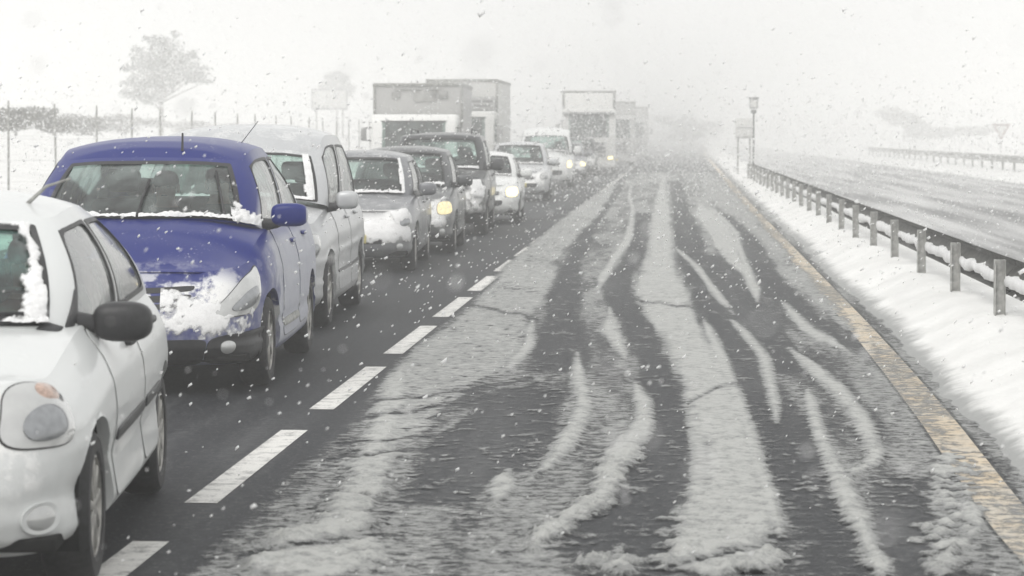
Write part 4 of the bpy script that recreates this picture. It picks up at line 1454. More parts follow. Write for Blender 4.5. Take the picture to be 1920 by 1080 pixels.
    def mirror_pod(s, u, v, dims, mat, arm_mat, sd, out=.16, fwd=0.0, dz=.05, p=2.8):
        b = s.Q(np.array([u]), np.array([v]), sd)[0]
        c = (b[0] + sd * out, b[1] + fwd, b[2] + dz)
        m = MB()
        m.ellipsoid(c, dims, p, 24, 14)
        o = m.build('side_mirror', mat, s.root, True, 60)
        a = MB()
        a.tube([(b[0] - sd * .02, b[1] + .02, b[2] - .01), (b[0] + sd * out * .5, b[1] + fwd * .6 + .01, b[2] + dz * .2 - .015), (c[0] - sd * dims[0] * .4, c[1], c[2] - dims[2] * .45)], [.05, .035, .04], 10)
        a.build('mirror_arm', arm_mat, o)
        g = MB()
        g.box((c[0], c[1] + dims[1] * .93, c[2]), (dims[0] * 1.55, .012, dims[2] * 1.5), .005)
        g.build('mirror_glass', M['chrome'], o)
        return o

    def handle(s, S, u, v, sd, mat, parent, l=.11):
        b = S(np.array([u]), np.array([v]), sd)[0]
        h = MB()
        h.ellipsoid((b[0] + sd * .018, b[1], b[2]), (.022, l, .018), 3, 12, 8)
        return h.build('handle', mat, parent)

    def wiper(s, u0, v0, u1, v1, side=1):
        a = s.Q(np.array([abs(u0)]), np.array([v0]), 1 if u0 >= 0 else -1)[0]
        b = s.Q(np.array([abs(u1)]), np.array([v1]), 1 if u1 >= 0 else -1)[0]
        n = Vector((0, -.75, .5)) * .03
        a, b = Vector(a), Vector(b)
        m = MB()
        m.tube([a + n * .4, a.lerp(b, .4) + n * 1.7, b.lerp(a, .35) + n * 1.2], [.014, .009, .007], 6)
        o = m.build('wiper', M['black_plastic'], s.root)
        k = MB()
        d = (b - a)
        mid = a + d * .62
        k.tube([mid - d * .36 + n * .7, mid + n * .9, mid + d * .38 + n * .7], .010, 6)
        k.build('wiper_blade', M['rubber'], o)
        return o

    def roof_snow(s, thick, cover, seed, y0=0.0, y1=1.0):
        rows = s.roof_rows
        m, n = rows.shape[:2]
        a0, a1 = int(m * y0), int(m * y1)
        r = rows[a0:a1]
        # resample finer
        k = 4
        ii = np.linspace(0, r.shape[0] - 1, r.shape[0] * 2); jj = np.linspace(0, n - 1, n * k)
        def lin(A, t, ax):
            f = np.floor(t).astype(int); f = np.minimum(f, A.shape[ax] - 2); w = t - f
            return np.take(A, f, ax) * (1 - w.reshape((-1, 1, 1) if ax == 0 else (1, -1, 1))) + np.take(A, f + 1, ax) * w.reshape((-1, 1, 1) if ax == 0 else (1, -1, 1))
        g = lin(lin(r, ii, 0), jj, 1)
        x, y = g[..., 0], g[..., 1]
        e = 1 - np.abs(np.linspace(-1, 1, g.shape[1]))[None, :] + 0 * x
        ey = np.minimum(y - y.min(), y.max() - y)
        msk = np.minimum(e * 6, ey * 6) + 2.4 * (fbm(x * 4, y * 4, 4, seed) - .5) + cover
        h = thick * np.clip(msk, 0, 1) ** .6 * (.6 + .8 * fbm(x * 14, y * 14, 3, seed + 2))
        g = g + np.array([0, 0, 1]) * (h + .002)[..., None]
        i = np.arange(x.size).reshape(x.shape)
        q = np.stack([i[:-1, :-1], i[:-1, 1:], i[1:, 1:], i[1:, :-1]], -1)
        kk = msk > 0
        q = q[kk[:-1, :-1] & kk[:-1, 1:] & kk[1:, 1:] & kk[1:, :-1]]
        us = np.unique(q); rm = np.zeros(x.size, int); rm[us] = np.arange(len(us))
        if len(q):
            me = make_mesh('snow', g.reshape(-1, 3)[us], rm[q], True)
            att = me.attributes.new('cover', 'FLOAT', 'POINT')
            att.data.foreach_set('value', np.clip(msk, 0, 1).reshape(-1)[us].astype(np.float32))
            obj('snow', me, M['clinging_snow'], s.roof)


def headlamp(car, corners, parent_mat, lit=None, n=3.0, off=.004, bulge=.012, side=(1, -1), amber=None, bowl=True):
    for sd in side:
        m = lit[sd] if isinstance(lit, dict) else lit
        h = car.patch(car.P, corners, M['seal'], 'headlight', None, off, .001, n, sd, skirt=.02)
        c = np.array(corners, float)
        cen = c.mean(0)
        inner = cen + (c - cen) * .955
        car.patch(car.P, inner, m or M['lamp_lens'], 'lens', h, off + .004, bulge, n, sd)
        if bowl and not m:
            q = cen + (c - cen) * .5 + np.array([-.05, -.05])
            car.patch(car.P, q + np.array([.06, .004]), M['bowl_dark'], 'bowl_rim', h, off + .008 + bulge * .6, .010, 2.2, sd)
            car.patch(car.P, q, M['lamp_inner'], 'reflector', h, off + .012 + bulge * .6, .012, 2.2, sd)
        if amber is not None:
            car.patch(car.P, amber, M['amber'], 'indicator', h, off + .011, bulge * .8, 2.5, sd)


def door(car, u0, u1, v0, v1, mat, hu, hv, hmat, sides=(1, -1), n=9, cut=0.0):
    for sd in sides:
        cc = [(u0, v0), (u1 - cut, v0), (u1, v1), (u0, v1)]
        c = np.array(cc, float); cen = c.mean(0)
        d = car.patch(car.P, cc, mat, 'door', None, .004, 0, n, sd, rings=9, seg=72, skirt=.008)
        g = cen + (c - cen) * np.array([1 + .02 / (u1 - u0), 1 + .015 / (v1 - v0)])
        car.patch(car.P, g, M['seal'], 'door_gap', d, .0015, 0, n, sd, rings=9, seg=72, skirt=0)
        car.handle(car.P, hu, hv, sd, hmat, d)


def place(u, v, spec, rz, ww=.0):
    """root location so that the wheel nearest the dashed line touches the road at (u, v)"""
    gx, gy = ground_point(u, v)
    lx, ly = spec['W'] / 2 - .02, spec['fo']
    return (gx - (lx * math.cos(rz) - ly * math.sin(rz)), gy - (lx * math.sin(rz) + ly * math.cos(rz)), 0)


def person(car, x, y, zh, jacket, label, look=0.0, reach=True):
    """seated figure, one continuous body; zh = top of head above the car floor level"""
    hz = zh - .12
    P_ = [(0, 0, hz - .60), (0, -.01, hz - .42), (0, -.02, hz - .26), (0, -.02, hz - .13), (0, -.04, hz), (0, -.035, hz + .06),
          (.17, -.01, hz - .25), (.24, -.12, hz - .45), (.14, -.38, hz - .40), (.12, -.45, hz - .37),
          (-.17, -.01, hz - .25), (-.24, -.12, hz - .45), (-.14, -.38, hz - .40), (-.12, -.45, hz - .37),
          (.1, -.2, hz - .66), (.14, -.5, hz - .62), (-.1, -.2, hz - .66), (-.14, -.5, hz - .62)]
    E = [(0, 1), (1, 2), (2, 3), (3, 4), (4, 5), (2, 6), (6, 7), (7, 8), (8, 9), (2, 10), (10, 11), (11, 12), (12, 13), (0, 14), (14, 15), (0, 16), (16, 17)]
    Rr = [.15, .15, .13, .055, .092, .075, .075, .055, .042, .04, .075, .055, .042, .04, .085, .07, .085, .07]
    me = bpy.data.meshes.new('person')
    me.from_pydata(P_, E, [])
    o = bpy.data.objects.new('person', me)
    COL.objects.link(o)
    mod = o.modifiers.new('skin', 'SKIN')
    for v, r in zip(me.skin_vertices[0].data, Rr): v.radius = (r, r * .9)
    me.skin_vertices[0].data[0].use_root = True
    o.modifiers.new('sub', 'SUBSURF').levels = 2
    o.modifiers['sub'].render_levels = 2
    bpy.context.view_layer.update()
    ev = o.evaluated_get(bpy.context.evaluated_depsgraph_get())
    m2 = bpy.data.meshes.new_from_object(ev)
    o.modifiers.clear()
    o.data = m2
    m2.materials.clear()
    for m in (jacket, M['skin']): m2.materials.append(m)
    for p in m2.polygons:
        c = p.center
        p.material_index = 1 if (c.z > hz - .15 or (c.y < -.40 and hz - .5 < c.z < hz - .3)) else 0
        p.use_smooth = True
    h = MB()
    h.ellipsoid((0, -.005, hz + .055), (.098, .108, .085), 2.2, 18, 10)
    hr = h.build('hair', M['hair'], o)
    f = MB()
    f.ellipsoid((0, -.128, hz - .005), (.016, .022, .026), 2, 8, 6)
    f.ellipsoid((.095, -.03, hz), (.014, .025, .035), 2, 8, 6)
    f.ellipsoid((-.095, -.03, hz), (.014, .025, .035), 2, 8, 6)
    f.build('face_relief', M['skin'], o)
    g = MB()
    for sx in (-.035, .035): g.ellipsoid((sx, -.118, hz + .02), (.014, .008, .008), 2, 8, 6)
    g.box((0, -.122, hz - .05), (.045, .008, .008), .003)
    g.build('eyes_and_mouth', M['hair'], o)
    o.location = car.root.matrix_world @ Vector((x, y, 0))
    o.rotation_euler = (0, 0, car.root.rotation_euler.z)
    o.matrix_world = car.root.matrix_basis @ Matrix.Translation((x, y, 0)) @ Matrix.Rotation(look, 4, 'Z')
    tag(o, label, 'person')
    return o

# ---- white hatchback, nearest
SP1 = dict(glass=M['glass_green'], L=3.99, W=1.72, H=1.51, fe=.10, fo=.80, wb=2.575, hf=.79, cowl=1.00, belt=.97, yd=1.24, yc=.93, yt=1.72, yr=3.50, wr=.302, ww=.19, nose=1.25, res=.022, ft=.90, gt=.61, gb=.86, ga=.75,
           screen=(1.70, .05, .93), win=[(2.22, 3.95, .06, .88), (4.06, 5.05, .07, .87)], rb=.32, edge=.085, spokes=9, arch=.05, hood1=.28, hood2=.75, bulge=.05,
           side=[(0, .09), (.05, .03), (.12, .006), (.20, .012), (.34, .028), (.46, .006), (.58, .0), (.72, .012), (.84, .05), (.93, .10), (1, .155)])
RZ1 = math.radians(5.6)
M['white_paint'] = paint('white_paint', (0.66, 0.675, 0.67), spray=.28, top_snow=.2, front_snow=.25, rough=.45)
c1 = Car('hatchback_car', 'white hatchback with a black door mirror at the left edge of the picture', 'car', place(190, 1092, SP1, RZ1), RZ1, SP1)
c1.build(M['white_paint'])
headlamp(c1, [(1.75, .66), (3.45, .60), (3.95, .975), (2.3, .995)], None, n=3.2, amber=[(2.95, .87), (3.55, .87), (3.75, .96), (3.1, .97)])
door(c1, 5.98, 7.02, .10, .985, M['white_paint'], 6.78, .84, M['black_plastic'])
door(c1, 7.06, 7.78, .12, .985, M['white_paint'], 7.62, .85, M['black_plastic'], cut=.22)
for sd in (1, -1):
    c1.patch(c1.P, [(6.0, .40), (7.0, .42), (7.0, .485), (6.0, .465)], M['black_plastic'], 'side_moulding', None, .014, .004, 8, sd)
    c1.patch(c1.P, [(7.08, .42), (7.6, .43), (7.62, .49), (7.08, .485)], M['black_plastic'], 'side_moulding', None, .014, .004, 8, sd)
    c1.patch(c1.P, [(2.15, .14), (2.95, .14), (2.95, .32), (2.15, .32)], M['white_paint'], 'fog_lamp_bezel', None, .012, -.01, 2.2, sd)
    fl = c1.patch(c1.P, [(2.25, .16), (2.85, .16), (2.85, .30), (2.25, .30)], M['lamp_lens'], 'fog_lamp', None, .008, .006, 2.0, sd)
    c1.mirror_pod(2.36, .08, (.125, .075, .083), M['black_plastic'], M['black_plastic'], sd, out=.175, fwd=.04, dz=-.005)
    c1.patch(c1.Q, [(2.02, .02), (2.24, .02), (2.24, .34), (2.18, .36)], M['black_plastic'], 'mirror_base', None, .006, .0, 8, sd)
c1.patch(c1.P, [(-.9, .30), (.9, .30), (.9, .52), (-.9, .52)], M['black_plastic'], 'grille', None, .004, 0, 5)
c1.patch(c1.P, [(-.45, .36), (.45, .36), (.45, .46), (-.45, .46)], M['plate'], 'number_plate', None, .02, 0, 9)
c1.wiper(-.2, .08, 1.35, .12)
c1.wiper(-1.35, .08, .0, .10)
b = c1.roof_rows[30, 18]
a = MB(); a.tube([(b[0], b[1], b[2] - .01), (b[0] + .09, b[1] - .02, b[2] + .07), (b[0] + .20, b[1] - .05, b[2] + .105)], [.010, .007, .005], 6); a.build('antenna', M['galv'], c1.root)
# snow brushed to the side of the screen and lying along its foot
c1.snow_on(c1.Q, .98, 1.66, .05, .93, .1, .016, c1.ws, 5, res=.009, shape=lambda a, b: np.minimum((a - .52 - .12 * b + .14 * (1 - b) ** 3) * 5.0, (1.04 - a) * 7 - 0.5 * b))
c1.snow_on(c1.Q, 0.02, 1.66, .03, .17, .0, .03, c1.ws, 6, shape=lambda a, b: (1 - b) * 2.2 - .75)
c1.snow_on(c1.Q, 0.02, 1.66, .03, .17, .0, .03, c1.ws, 8, side=-1, shape=lambda a, b: (1 - b) * 2.2 - .75)
c1.snow_on(c1.Q, 0.02, 1.6, .86, .94, .0, .012, c1.ws, 7, shape=lambda a, b: b * 1.8 - 1.0)
person(c1, .38, 2.12, 1.30, M['jacket_a'], 'driver in a reddish brown jacket behind the windshield of the white hatchback')

# ---- blue people carrier
SP2 = dict(L=4.45, W=1.98, H=1.75, fe=.155, fo=.86, wb=2.72, hf=.80, cowl=1.17, belt=1.08, yd=1.42, yc=.98, yt=1.60, yr=4.05, wr=.315, ww=.20, nose=1.5, res=.025, ft=1.0, gt=.69, gb=.875, ga=.80, rt=.82,
           screen=(1.66, .05, .93), win=[(2.30, 3.9, .06, .88), (4.02, 5.2, .06, .88)], rb=.22, edge=.10, spokes=6, arch=.055, hood1=.22, hood2=.66, bulge=.04, hoodp=3.0,
           side=[(0, .09), (.05, .03), (.12, .008), (.22, .004), (.235, .016), (.30, .018), (.31, .002), (.52, .0), (.70, .008), (.84, .04), (.95, .085), (1, .13)],
           front=[(0, .14), (.08, .04), (.20, .0), (.40, .0), (.5, .03), (.70, .10), (.88, .19), (1, .30)])
M['blue_paint'] = paint('blue_paint', (0.001, 0.011, 0.155), metal=.0, spray=.75, top_snow=.17, front_snow=.32, coat=.10, spec=.25, rough=.34, side_salt_sheen=.9)
RZ2 = math.radians(2.2)
c2 = Car('people_carrier', 'bright blue people carrier with snow packed on its nose behind the white hatchback', 'car', place(512, 722, SP2, RZ2), RZ2, SP2)
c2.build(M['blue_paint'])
headlamp(c2, [(1.45, .50), (3.35, .52), (4.30, .97), (3.05, .90)], None, n=4.5)
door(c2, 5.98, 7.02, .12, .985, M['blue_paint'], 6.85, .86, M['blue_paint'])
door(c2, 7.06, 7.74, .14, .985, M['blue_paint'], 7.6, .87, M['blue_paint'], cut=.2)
for sd in (1, -1):
    c2.patch(c2.P, [(6.0, .20), (7.0, .20), (7.0, .26), (6.0, .26)], M['galv'], 'side_moulding', None, .012, .003, 8, sd)
    c2.patch(c2.P, [(1.6, .02), (4.4, .02), (4.15, .36), (1.75, .33)], M['black_plastic'], 'lower_bumper', None, .010, .004, 5, sd, rings=10)
    c2.patch(c2.P, [(2.02, .14), (2.42, .14), (2.42, .27), (2.02, .27)], M['lamp_lens'], 'fog_lamp', None, .022, .008, 2.1, sd)
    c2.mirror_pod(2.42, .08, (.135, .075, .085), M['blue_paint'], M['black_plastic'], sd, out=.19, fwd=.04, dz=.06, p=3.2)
c2.patch(c2.P, [(0, .02), (1.6, .02), (1.7, .30), (0, .30)], M['black_plastic'], 'lower_bumper', None, .010, .0, 8)
c2.patch(c2.P, [(0, .02), (1.6, .02), (1.7, .30), (0, .30)], M['black_plastic'], 'lower_bumper', None, .010, .0, 8, -1)
for sd in (1, -1):
    for j, (va, vb) in enumerate(((.62, .68), (.70, .77), (.80, .86))):
        c2.patch(c2.P, [(.03, va), (1.25 + .1 * j, va + .02), (1.3 + .12 * j, vb + .02), (.03, vb)], M['seal'], 'grille_slot', None, .003, 0, 5, sd)
c2.patch(c2.P, [(.0, .66), (.22, .66), (.22, .82), (.0, .82)], M['chrome'], 'badge', None, .008, .004, 3)
c2.wiper(.0, .06, .10, .62)
c2.wiper(1.36, .05, 1.30, .78)
b = c2.roof_rows[20, 14]
a = MB(); a.tube([(.22, b[1], b[2]), (.22, b[1] + .02, b[2] + .13)], [.010, .007], 6); a.build('antenna', M['black_plastic'], c2.root)
a = MB(); a.tube([(.60, 2.1, 1.70), (.75, 1.9, 1.86)], [.004, .003], 5); a.build('antenna', M['galv'], c2.root)
# packed snow on the nose, over the lamp and on the scuttle
c2.snow_on(c2.P, .75, 3.75, .30, .86, .15, .010, c2.body, 15, lumps=.3, shape=lambda a, b: np.minimum(np.minimum(a * 6, (1.0 - a) * 4.0), np.minimum(b * 4.0, (.62 - b) * 4 + np.clip(.55 - a, 0, 1) * 3.0)) * .9 - .2)
c2.snow_on(c2.P, .02, 2.4, .42, .66, .1, .01, c2.body, 17, lumps=.3, side=-1)
for sd in (1, -1):
    c2.snow_on(c2.Q, 0.02, 1.66, .02, .15, .2, .035, c2.ws, 18 + sd, side=sd, shape=lambda a, b: (1 - b) * 2.4 - .8)
c2.snow_on(c2.Q, 1.46, 2.15, .0, .36, .1, .03, c2.cab, 22, shape=lambda a, b: (1 - b) * 2.2 - .9 + (a > .25) * .3)
c2.snow_on(c2.Q, 1.52, 1.72, .05, .93, -.2, .010, c2.ws, 23)
person(c2, -.02, 2.45, 1.47, M['jacket_b'], 'pale faced passenger sitting in the middle of the blue people carrier')
person(c2, .40, 2.35, 1.50, M['jacket_b'], 'driver in grey behind the windshield of the blue people carrier')

# ---- the rest of the queue
def details(c, pm, lamp, lit=None, doors=((5.98, 7.02), (7.06, 7.74)), mirror=(2.40, .08, (.12, .07, .085)), mir_mat=None, grille=(.30, .50), hgr=(.66, .80), plate=True, bumper=None, n=3.2, moulding=None, fog=True):
    headlamp(c, lamp, None, lit, n)
    for k, (a, b) in enumerate(doors):
        door(c, a, b, .12, .985, pm, b - .14, .86, pm, cut=.2 if k else 0)
    for sd in (1, -1):
        u, v, d = mirror
        c.mirror_pod(u, v, d, mir_mat or pm, M['black_plastic'], sd, out=.10 + d[0] * .7, fwd=.03, dz=.06, p=3.2)
        if bumper: c.patch(c.P, [(.02, .02), (4.3, .02), (4.1, bumper), (.02, bumper)], M['black_plastic'], 'lower_bumper', None, .010, .003, 9, sd, rings=10)
        if moulding: c.patch(c.P, [(5.98, moulding), (7.7, moulding + .01), (7.7, moulding + .05), (5.98, moulding + .04)], M['black_plastic'], 'side_moulding', None, .013, .003, 9, sd)
        c.patch(c.P, [(.03, grille[0]), (1.5, grille[0]), (1.6, grille[1]), (.03, grille[1])], M['black_plastic'], 'air_intake', None, .004, 0, 6, sd)
        c.patch(c.P, [(.03, hgr[0]), (1.35, hgr[0] + .02), (1.45, hgr[1] + .02), (.03, hgr[1])], M['seal'], 'grille', None, .005, 0, 6, sd)
        c.patch(c.P, [(.03, hgr[0] * .55 + hgr[1] * .45), (1.33, hgr[0] * .55 + hgr[1] * .45 + .02), (1.35, hgr[0] * .4 + hgr[1] * .6 + .02), (.03, hgr[0] * .4 + hgr[1] * .6)], M['chrome'], 'grille_bar', None, .010, 0, 8, sd)
        if fog: c.patch(c.P, [(2.1, .16), (2.55, .16), (2.55, .30), (2.1, .30)], M['lamp_lens'], 'fog_lamp', None, .016, .006, 2.1, sd)
    if plate:
        m = MB(); q = c.P(np.array([0.0]), np.array([.42]))[0]
        m.box((0, q[1] - .02, q[2]), (.50, .02, .11), .006); m.build('number_plate', M['plate'], c.root)
    c.wiper(.1, .06, 1.2, .12)
    c.wiper(-1.2, .06, -.05, .14)


def screen_snow(c, seed, foot=.16, side=0.0):
    for sd in (1, -1):
        c.snow_on(c.Q, .02, 1.64, .02, foot, .1, .03, c.ws, seed + sd, side=sd, res=.02, shape=lambda a, b: (1 - b) * 2.3 - .8)
    if side: c.snow_on(c.Q, 1.64 - side, 1.70, .05, .93, .0, .02, c.ws, seed + 7, res=.02, shape=lambda a, b: a * 4 - 1.6)


# silver van
SP3 = dict(L=4.85, W=1.90, H=1.87, fe=.24, fo=.92, wb=2.95, hf=.92, cowl=1.18, belt=1.08, yd=1.50, yc=.98, yt=1.55, yr=4.55, wr=.33, ww=.21, nose=1.4, res=.04, ft=1.02, gt=.79, gb=.90, ga=.87, rt=.88,
           screen=(1.78, .05, .92), win=[(2.24, 3.75, .07, .86), (3.88, 5.2, .07, .86)], rb=.16, edge=.12, spokes=5, hood1=.3, hood2=.72,
           side=[(0, .09), (.05, .03), (.14, .006), (.24, .014), (.26, .0), (.29, .0), (.31, .016), (.50, .012), (.52, .0), (.56, .0), (.58, .01), (.72, .012), (.86, .045), (1, .12)])
M['silver_paint'] = paint('silver_paint', (0.50, 0.51, 0.52), metal=.25, spray=.55, top_snow=.4, front_snow=.4, coat=.5, rough=.4)
RZ3 = math.radians(1.6)
c3 = Car('van', 'silver van with a snowy roof tucked in behind the blue people carrier', 'van', place(622, 612, SP3, RZ3), RZ3, SP3)
c3.build(M['silver_paint'])
details(c3, M['silver_paint'], [(2.2, .55), (3.3, .58), (4.0, .88), (2.5, .86)], mirror=(2.42, .02, (.105, .07, .085)), moulding=.30)
screen_snow(c3, 31, side=.3)
# grey estate
SP4 = dict(L=4.25, W=1.72, H=1.56, fo=.84, wb=2.52, hf=.76, cowl=1.0, belt=.96, yd=1.36, yc=1.02, yt=1.70, yr=3.85, wr=.30, ww=.19, nose=1.2, res=.045, ft=.9, gt=.74, gb=.90, ga=.83, rt=.9,
           screen=(1.70, .05, .93), win=[(2.24, 3.9, .06, .88), (4.02, 5.1, .06, .88)], rb=.2, edge=.08, spokes=6)
M['grey_paint'] = paint('grey_paint', (0.17, 0.175, 0.19), metal=.3, spray=.6, top_snow=.35, front_snow=.75, coat=.5, rough=.4)
c4 = Car('estate_car', 'grey car with greenish windshield and snow caked bumper behind the silver van', 'car', place(782, 506, SP4, RZ3), RZ3, SP4)
c4.build(M['grey_paint'])
details(c4, M['grey_paint'], [(2.0, .62), (3.4, .62), (3.9, .92), (2.3, .93)])
c4.snow_on(c4.P, .3, 3.3, .32, .86, .1, .018, c4.body, 41, res=.02, lumps=.5)
c4.snow_on(c4.P, 2.2, 3.6, .72, .99, .4, .03, c4.body, 42, res=.02, lumps=.5)
screen_snow(c4, 43, side=.25)
# dark hatchback, one lamp lit
SP5 = dict(SP4, L=4.1, H=1.60, hf=.78, cowl=1.02, belt=.98, yc=.95)
M['dark_paint'] = paint('dark_paint', (0.060, 0.064, 0.068), metal=.3, spray=.6, top_snow=.3, front_snow=.45, coat=.5)
c5 = Car('hatchback_car', 'dark grey hatchback with one yellowish lit headlight behind the grey car', 'car', place(856, 473, SP5, RZ3), RZ3, SP5)
c5.build(M['dark_paint'])
details(c5, M['dark_paint'], [(2.0, .62), (3.4, .62), (3.9, .92), (2.3, .93)], lit={1: M['lit'], -1: M['lit']})
c5.snow_on(c5.P, .3, 2.3, .3, .6, -.2, .03, c5.body, 51, res=.025)
c5.snow_on(c5.Q, .5, 1.66, .10, .9, -.5, .012, c5.ws, 52, res=.02, shape=lambda a, b: .8 - np.abs(a - b) * 5)
screen_snow(c5, 53)
# dark off-roader
SP6 = dict(L=4.7, W=1.86, H=1.82, fo=.88, wb=2.75, hf=.98, cowl=1.18, belt=1.13, yd=1.62, yc=1.28, yt=1.80, yr=4.4, wr=.37, ww=.24, nose=.95, res=.05, ft=1.06, zl=.34, gt=.78, gb=.91, ga=.86, rt=.94,
           screen=(1.70, .06, .92), win=[(2.24, 3.9, .06, .86), (4.02, 5.2, .06, .86)], rb=.14, edge=.07, spokes=6, arch=.07)
M['black_paint'] = paint('black_paint', (0.030, 0.032, 0.035), metal=.2, spray=.6, top_snow=.3, front_snow=.45, coat=.5)
c6 = Car('off_roader', 'tall black off-roader rising behind the dark hatchback', 'car', place(916, 440, SP6, RZ3), RZ3, SP6)
c6.build(M['black_paint'])
details(c6, M['black_paint'], [(2.0, .64), (3.1, .64), (3.4, .90), (2.1, .90)], moulding=.32, mirror=(2.42, .10, (.13, .08, .11)))
for sx in (-.55, .55):
    m = MB(); m.tube([(sx, 2.1, 1.80), (sx, 2.2, 1.87), (sx, 3.9, 1.87), (sx, 4.0, 1.79)], .018, 6); m.build('roof_rail', M['black_plastic'], c6.root)
c6.snow_on(c6.P, 1.8, 3.6, .45, .99, -.1, .05, c6.body, 61, res=.03)
screen_snow(c6, 63)
# white car with both lamps lit
SP7 = dict(SP4, H=1.44, W=1.72, hf=.74, cowl=.97, belt=.92, res=.05)
M['white_paint_far'] = paint('white_paint_far', (0.72, 0.73, 0.72), spray=.4, top_snow=.3, front_snow=.3)
c7 = Car('saloon_car', 'small white car with bright yellow headlights half hidden by the black off-roader', 'car', place(976, 418, SP7, RZ3), RZ3, SP7)
c7.build(M['white_paint_far'])
details(c7, M['white_paint_far'], [(1.9, .58), (3.5, .58), (3.9, .92), (2.1, .92)], lit=M['lit_far'], moulding=.36)
screen_snow(c7, 71)
# silver car further back
SP8 = dict(SP4, H=1.60, W=1.78, L=4.3, res=.06)
c8 = Car('hatchback_car', 'pale silver hatchback with a dark windshield right behind the small white car', 'car', place(1032, 376, SP8, RZ3), RZ3, SP8)
c8.build(M['silver_paint'])
details(c8, M['silver_paint'], [(2.0, .62), (3.4, .62), (3.9, .92), (2.3, .93)])
screen_snow(c8, 81)
# tall white van
SP9 = dict(SP3, H=2.05, W=1.95, L=5.0, hf=1.0, cowl=1.25, belt=1.15, gt=.80, rt=.98, res=.06)
c9 = Car('van', 'hazy white van with pale roof in front of the far lorry', 'van', place(1076, 352, SP9, RZ3), RZ3, SP9)
c9.build(M['white_paint_far'])
details(c9, M['white_paint_far'], [(2.2, .55), (3.3, .58), (4.0, .88), (2.5, .86)], lit={1: M['lit_far'], -1: M['lit_far']}, mirror=(2.42, .10, (.12, .08, .14)))
screen_snow(c9, 91)

# two more, almost lost in front of the far lorry
SP10 = dict(SP4, H=1.52, res=.09)
c10 = Car('hatchback_car', 'hazy grey hatchback in the gap behind the white van', 'car', place(1100, 339, SP10, RZ3), RZ3, SP10)
c10.build(M['grey_paint'])
details(c10, M['grey_paint'], [(2.0, .62), (3.4, .62), (3.9, .92), (2.3, .93)], lit=M['lit_far'])
SP11 = dict(SP6, res=.10, H=1.70)
c11 = Car('off_roader', 'hazy dark car nose to tail ahead of the articulated lorry with lit headlights', 'car', place(1120, 330, SP11, RZ3), RZ3, SP11)
c11.build(M['dark_paint'])
details(c11, M['dark_paint'], [(2.0, .64), (3.1, .64), (3.4, .90), (2.1, .90)])


# ---- lorries
def prism(profile, x0, x1, r=.06):
    """side profile (y, z) drawn out across the width, edges rounded"""
    bm = bmesh.new()
    a = [bm.verts.new((x0, y, z)) for y, z in profile]
    b = [bm.verts.new((x1, y, z)) for y, z in profile]
    bm.faces.new(a)
    bm.faces.new(b[::-1])
    n = len(profile)
    for k in range(n): bm.faces.new((a[k], b[k], b[(k + 1) % n], a[(k + 1) % n])[::-1])
    bmesh.ops.recalc_face_normals(bm, faces=bm.faces)
    bmesh.ops.bevel(bm, geom=list(bm.edges), offset=r, segments=3, profile=.5, affect='EDGES')
    bm.verts.index_update()
    out = [tuple(v.co) for v in bm.verts], [tuple(v.index for v in f.verts) for f in bm.faces]
    bm.free()
    return out


M['box_white'] = paint('lorry_box', (0.62, 0.62, 0.60), spray=.3, top_snow=.5, coat=0, rough=.6)
M['box_grey'] = paint('lorry_box_grey', (0.44, 0.44, 0.43), spray=.3, top_snow=.5, coat=0, rough=.6)
M['panel_dark'] = plain('dark_panel', (0.16, 0.16, 0.16), .6)
M['panel_mid'] = plain('grey_panel', (0.33, 0.33, 0.325), .6)
M['faded_print'] = plain('faded_print', (0.30, 0.30, 0.29), .7, 0, .35, 4)
M['cab_white'] = paint('cab_white', (0.78, 0.78, 0.76), spray=.4, top_snow=.6, coat=.2)


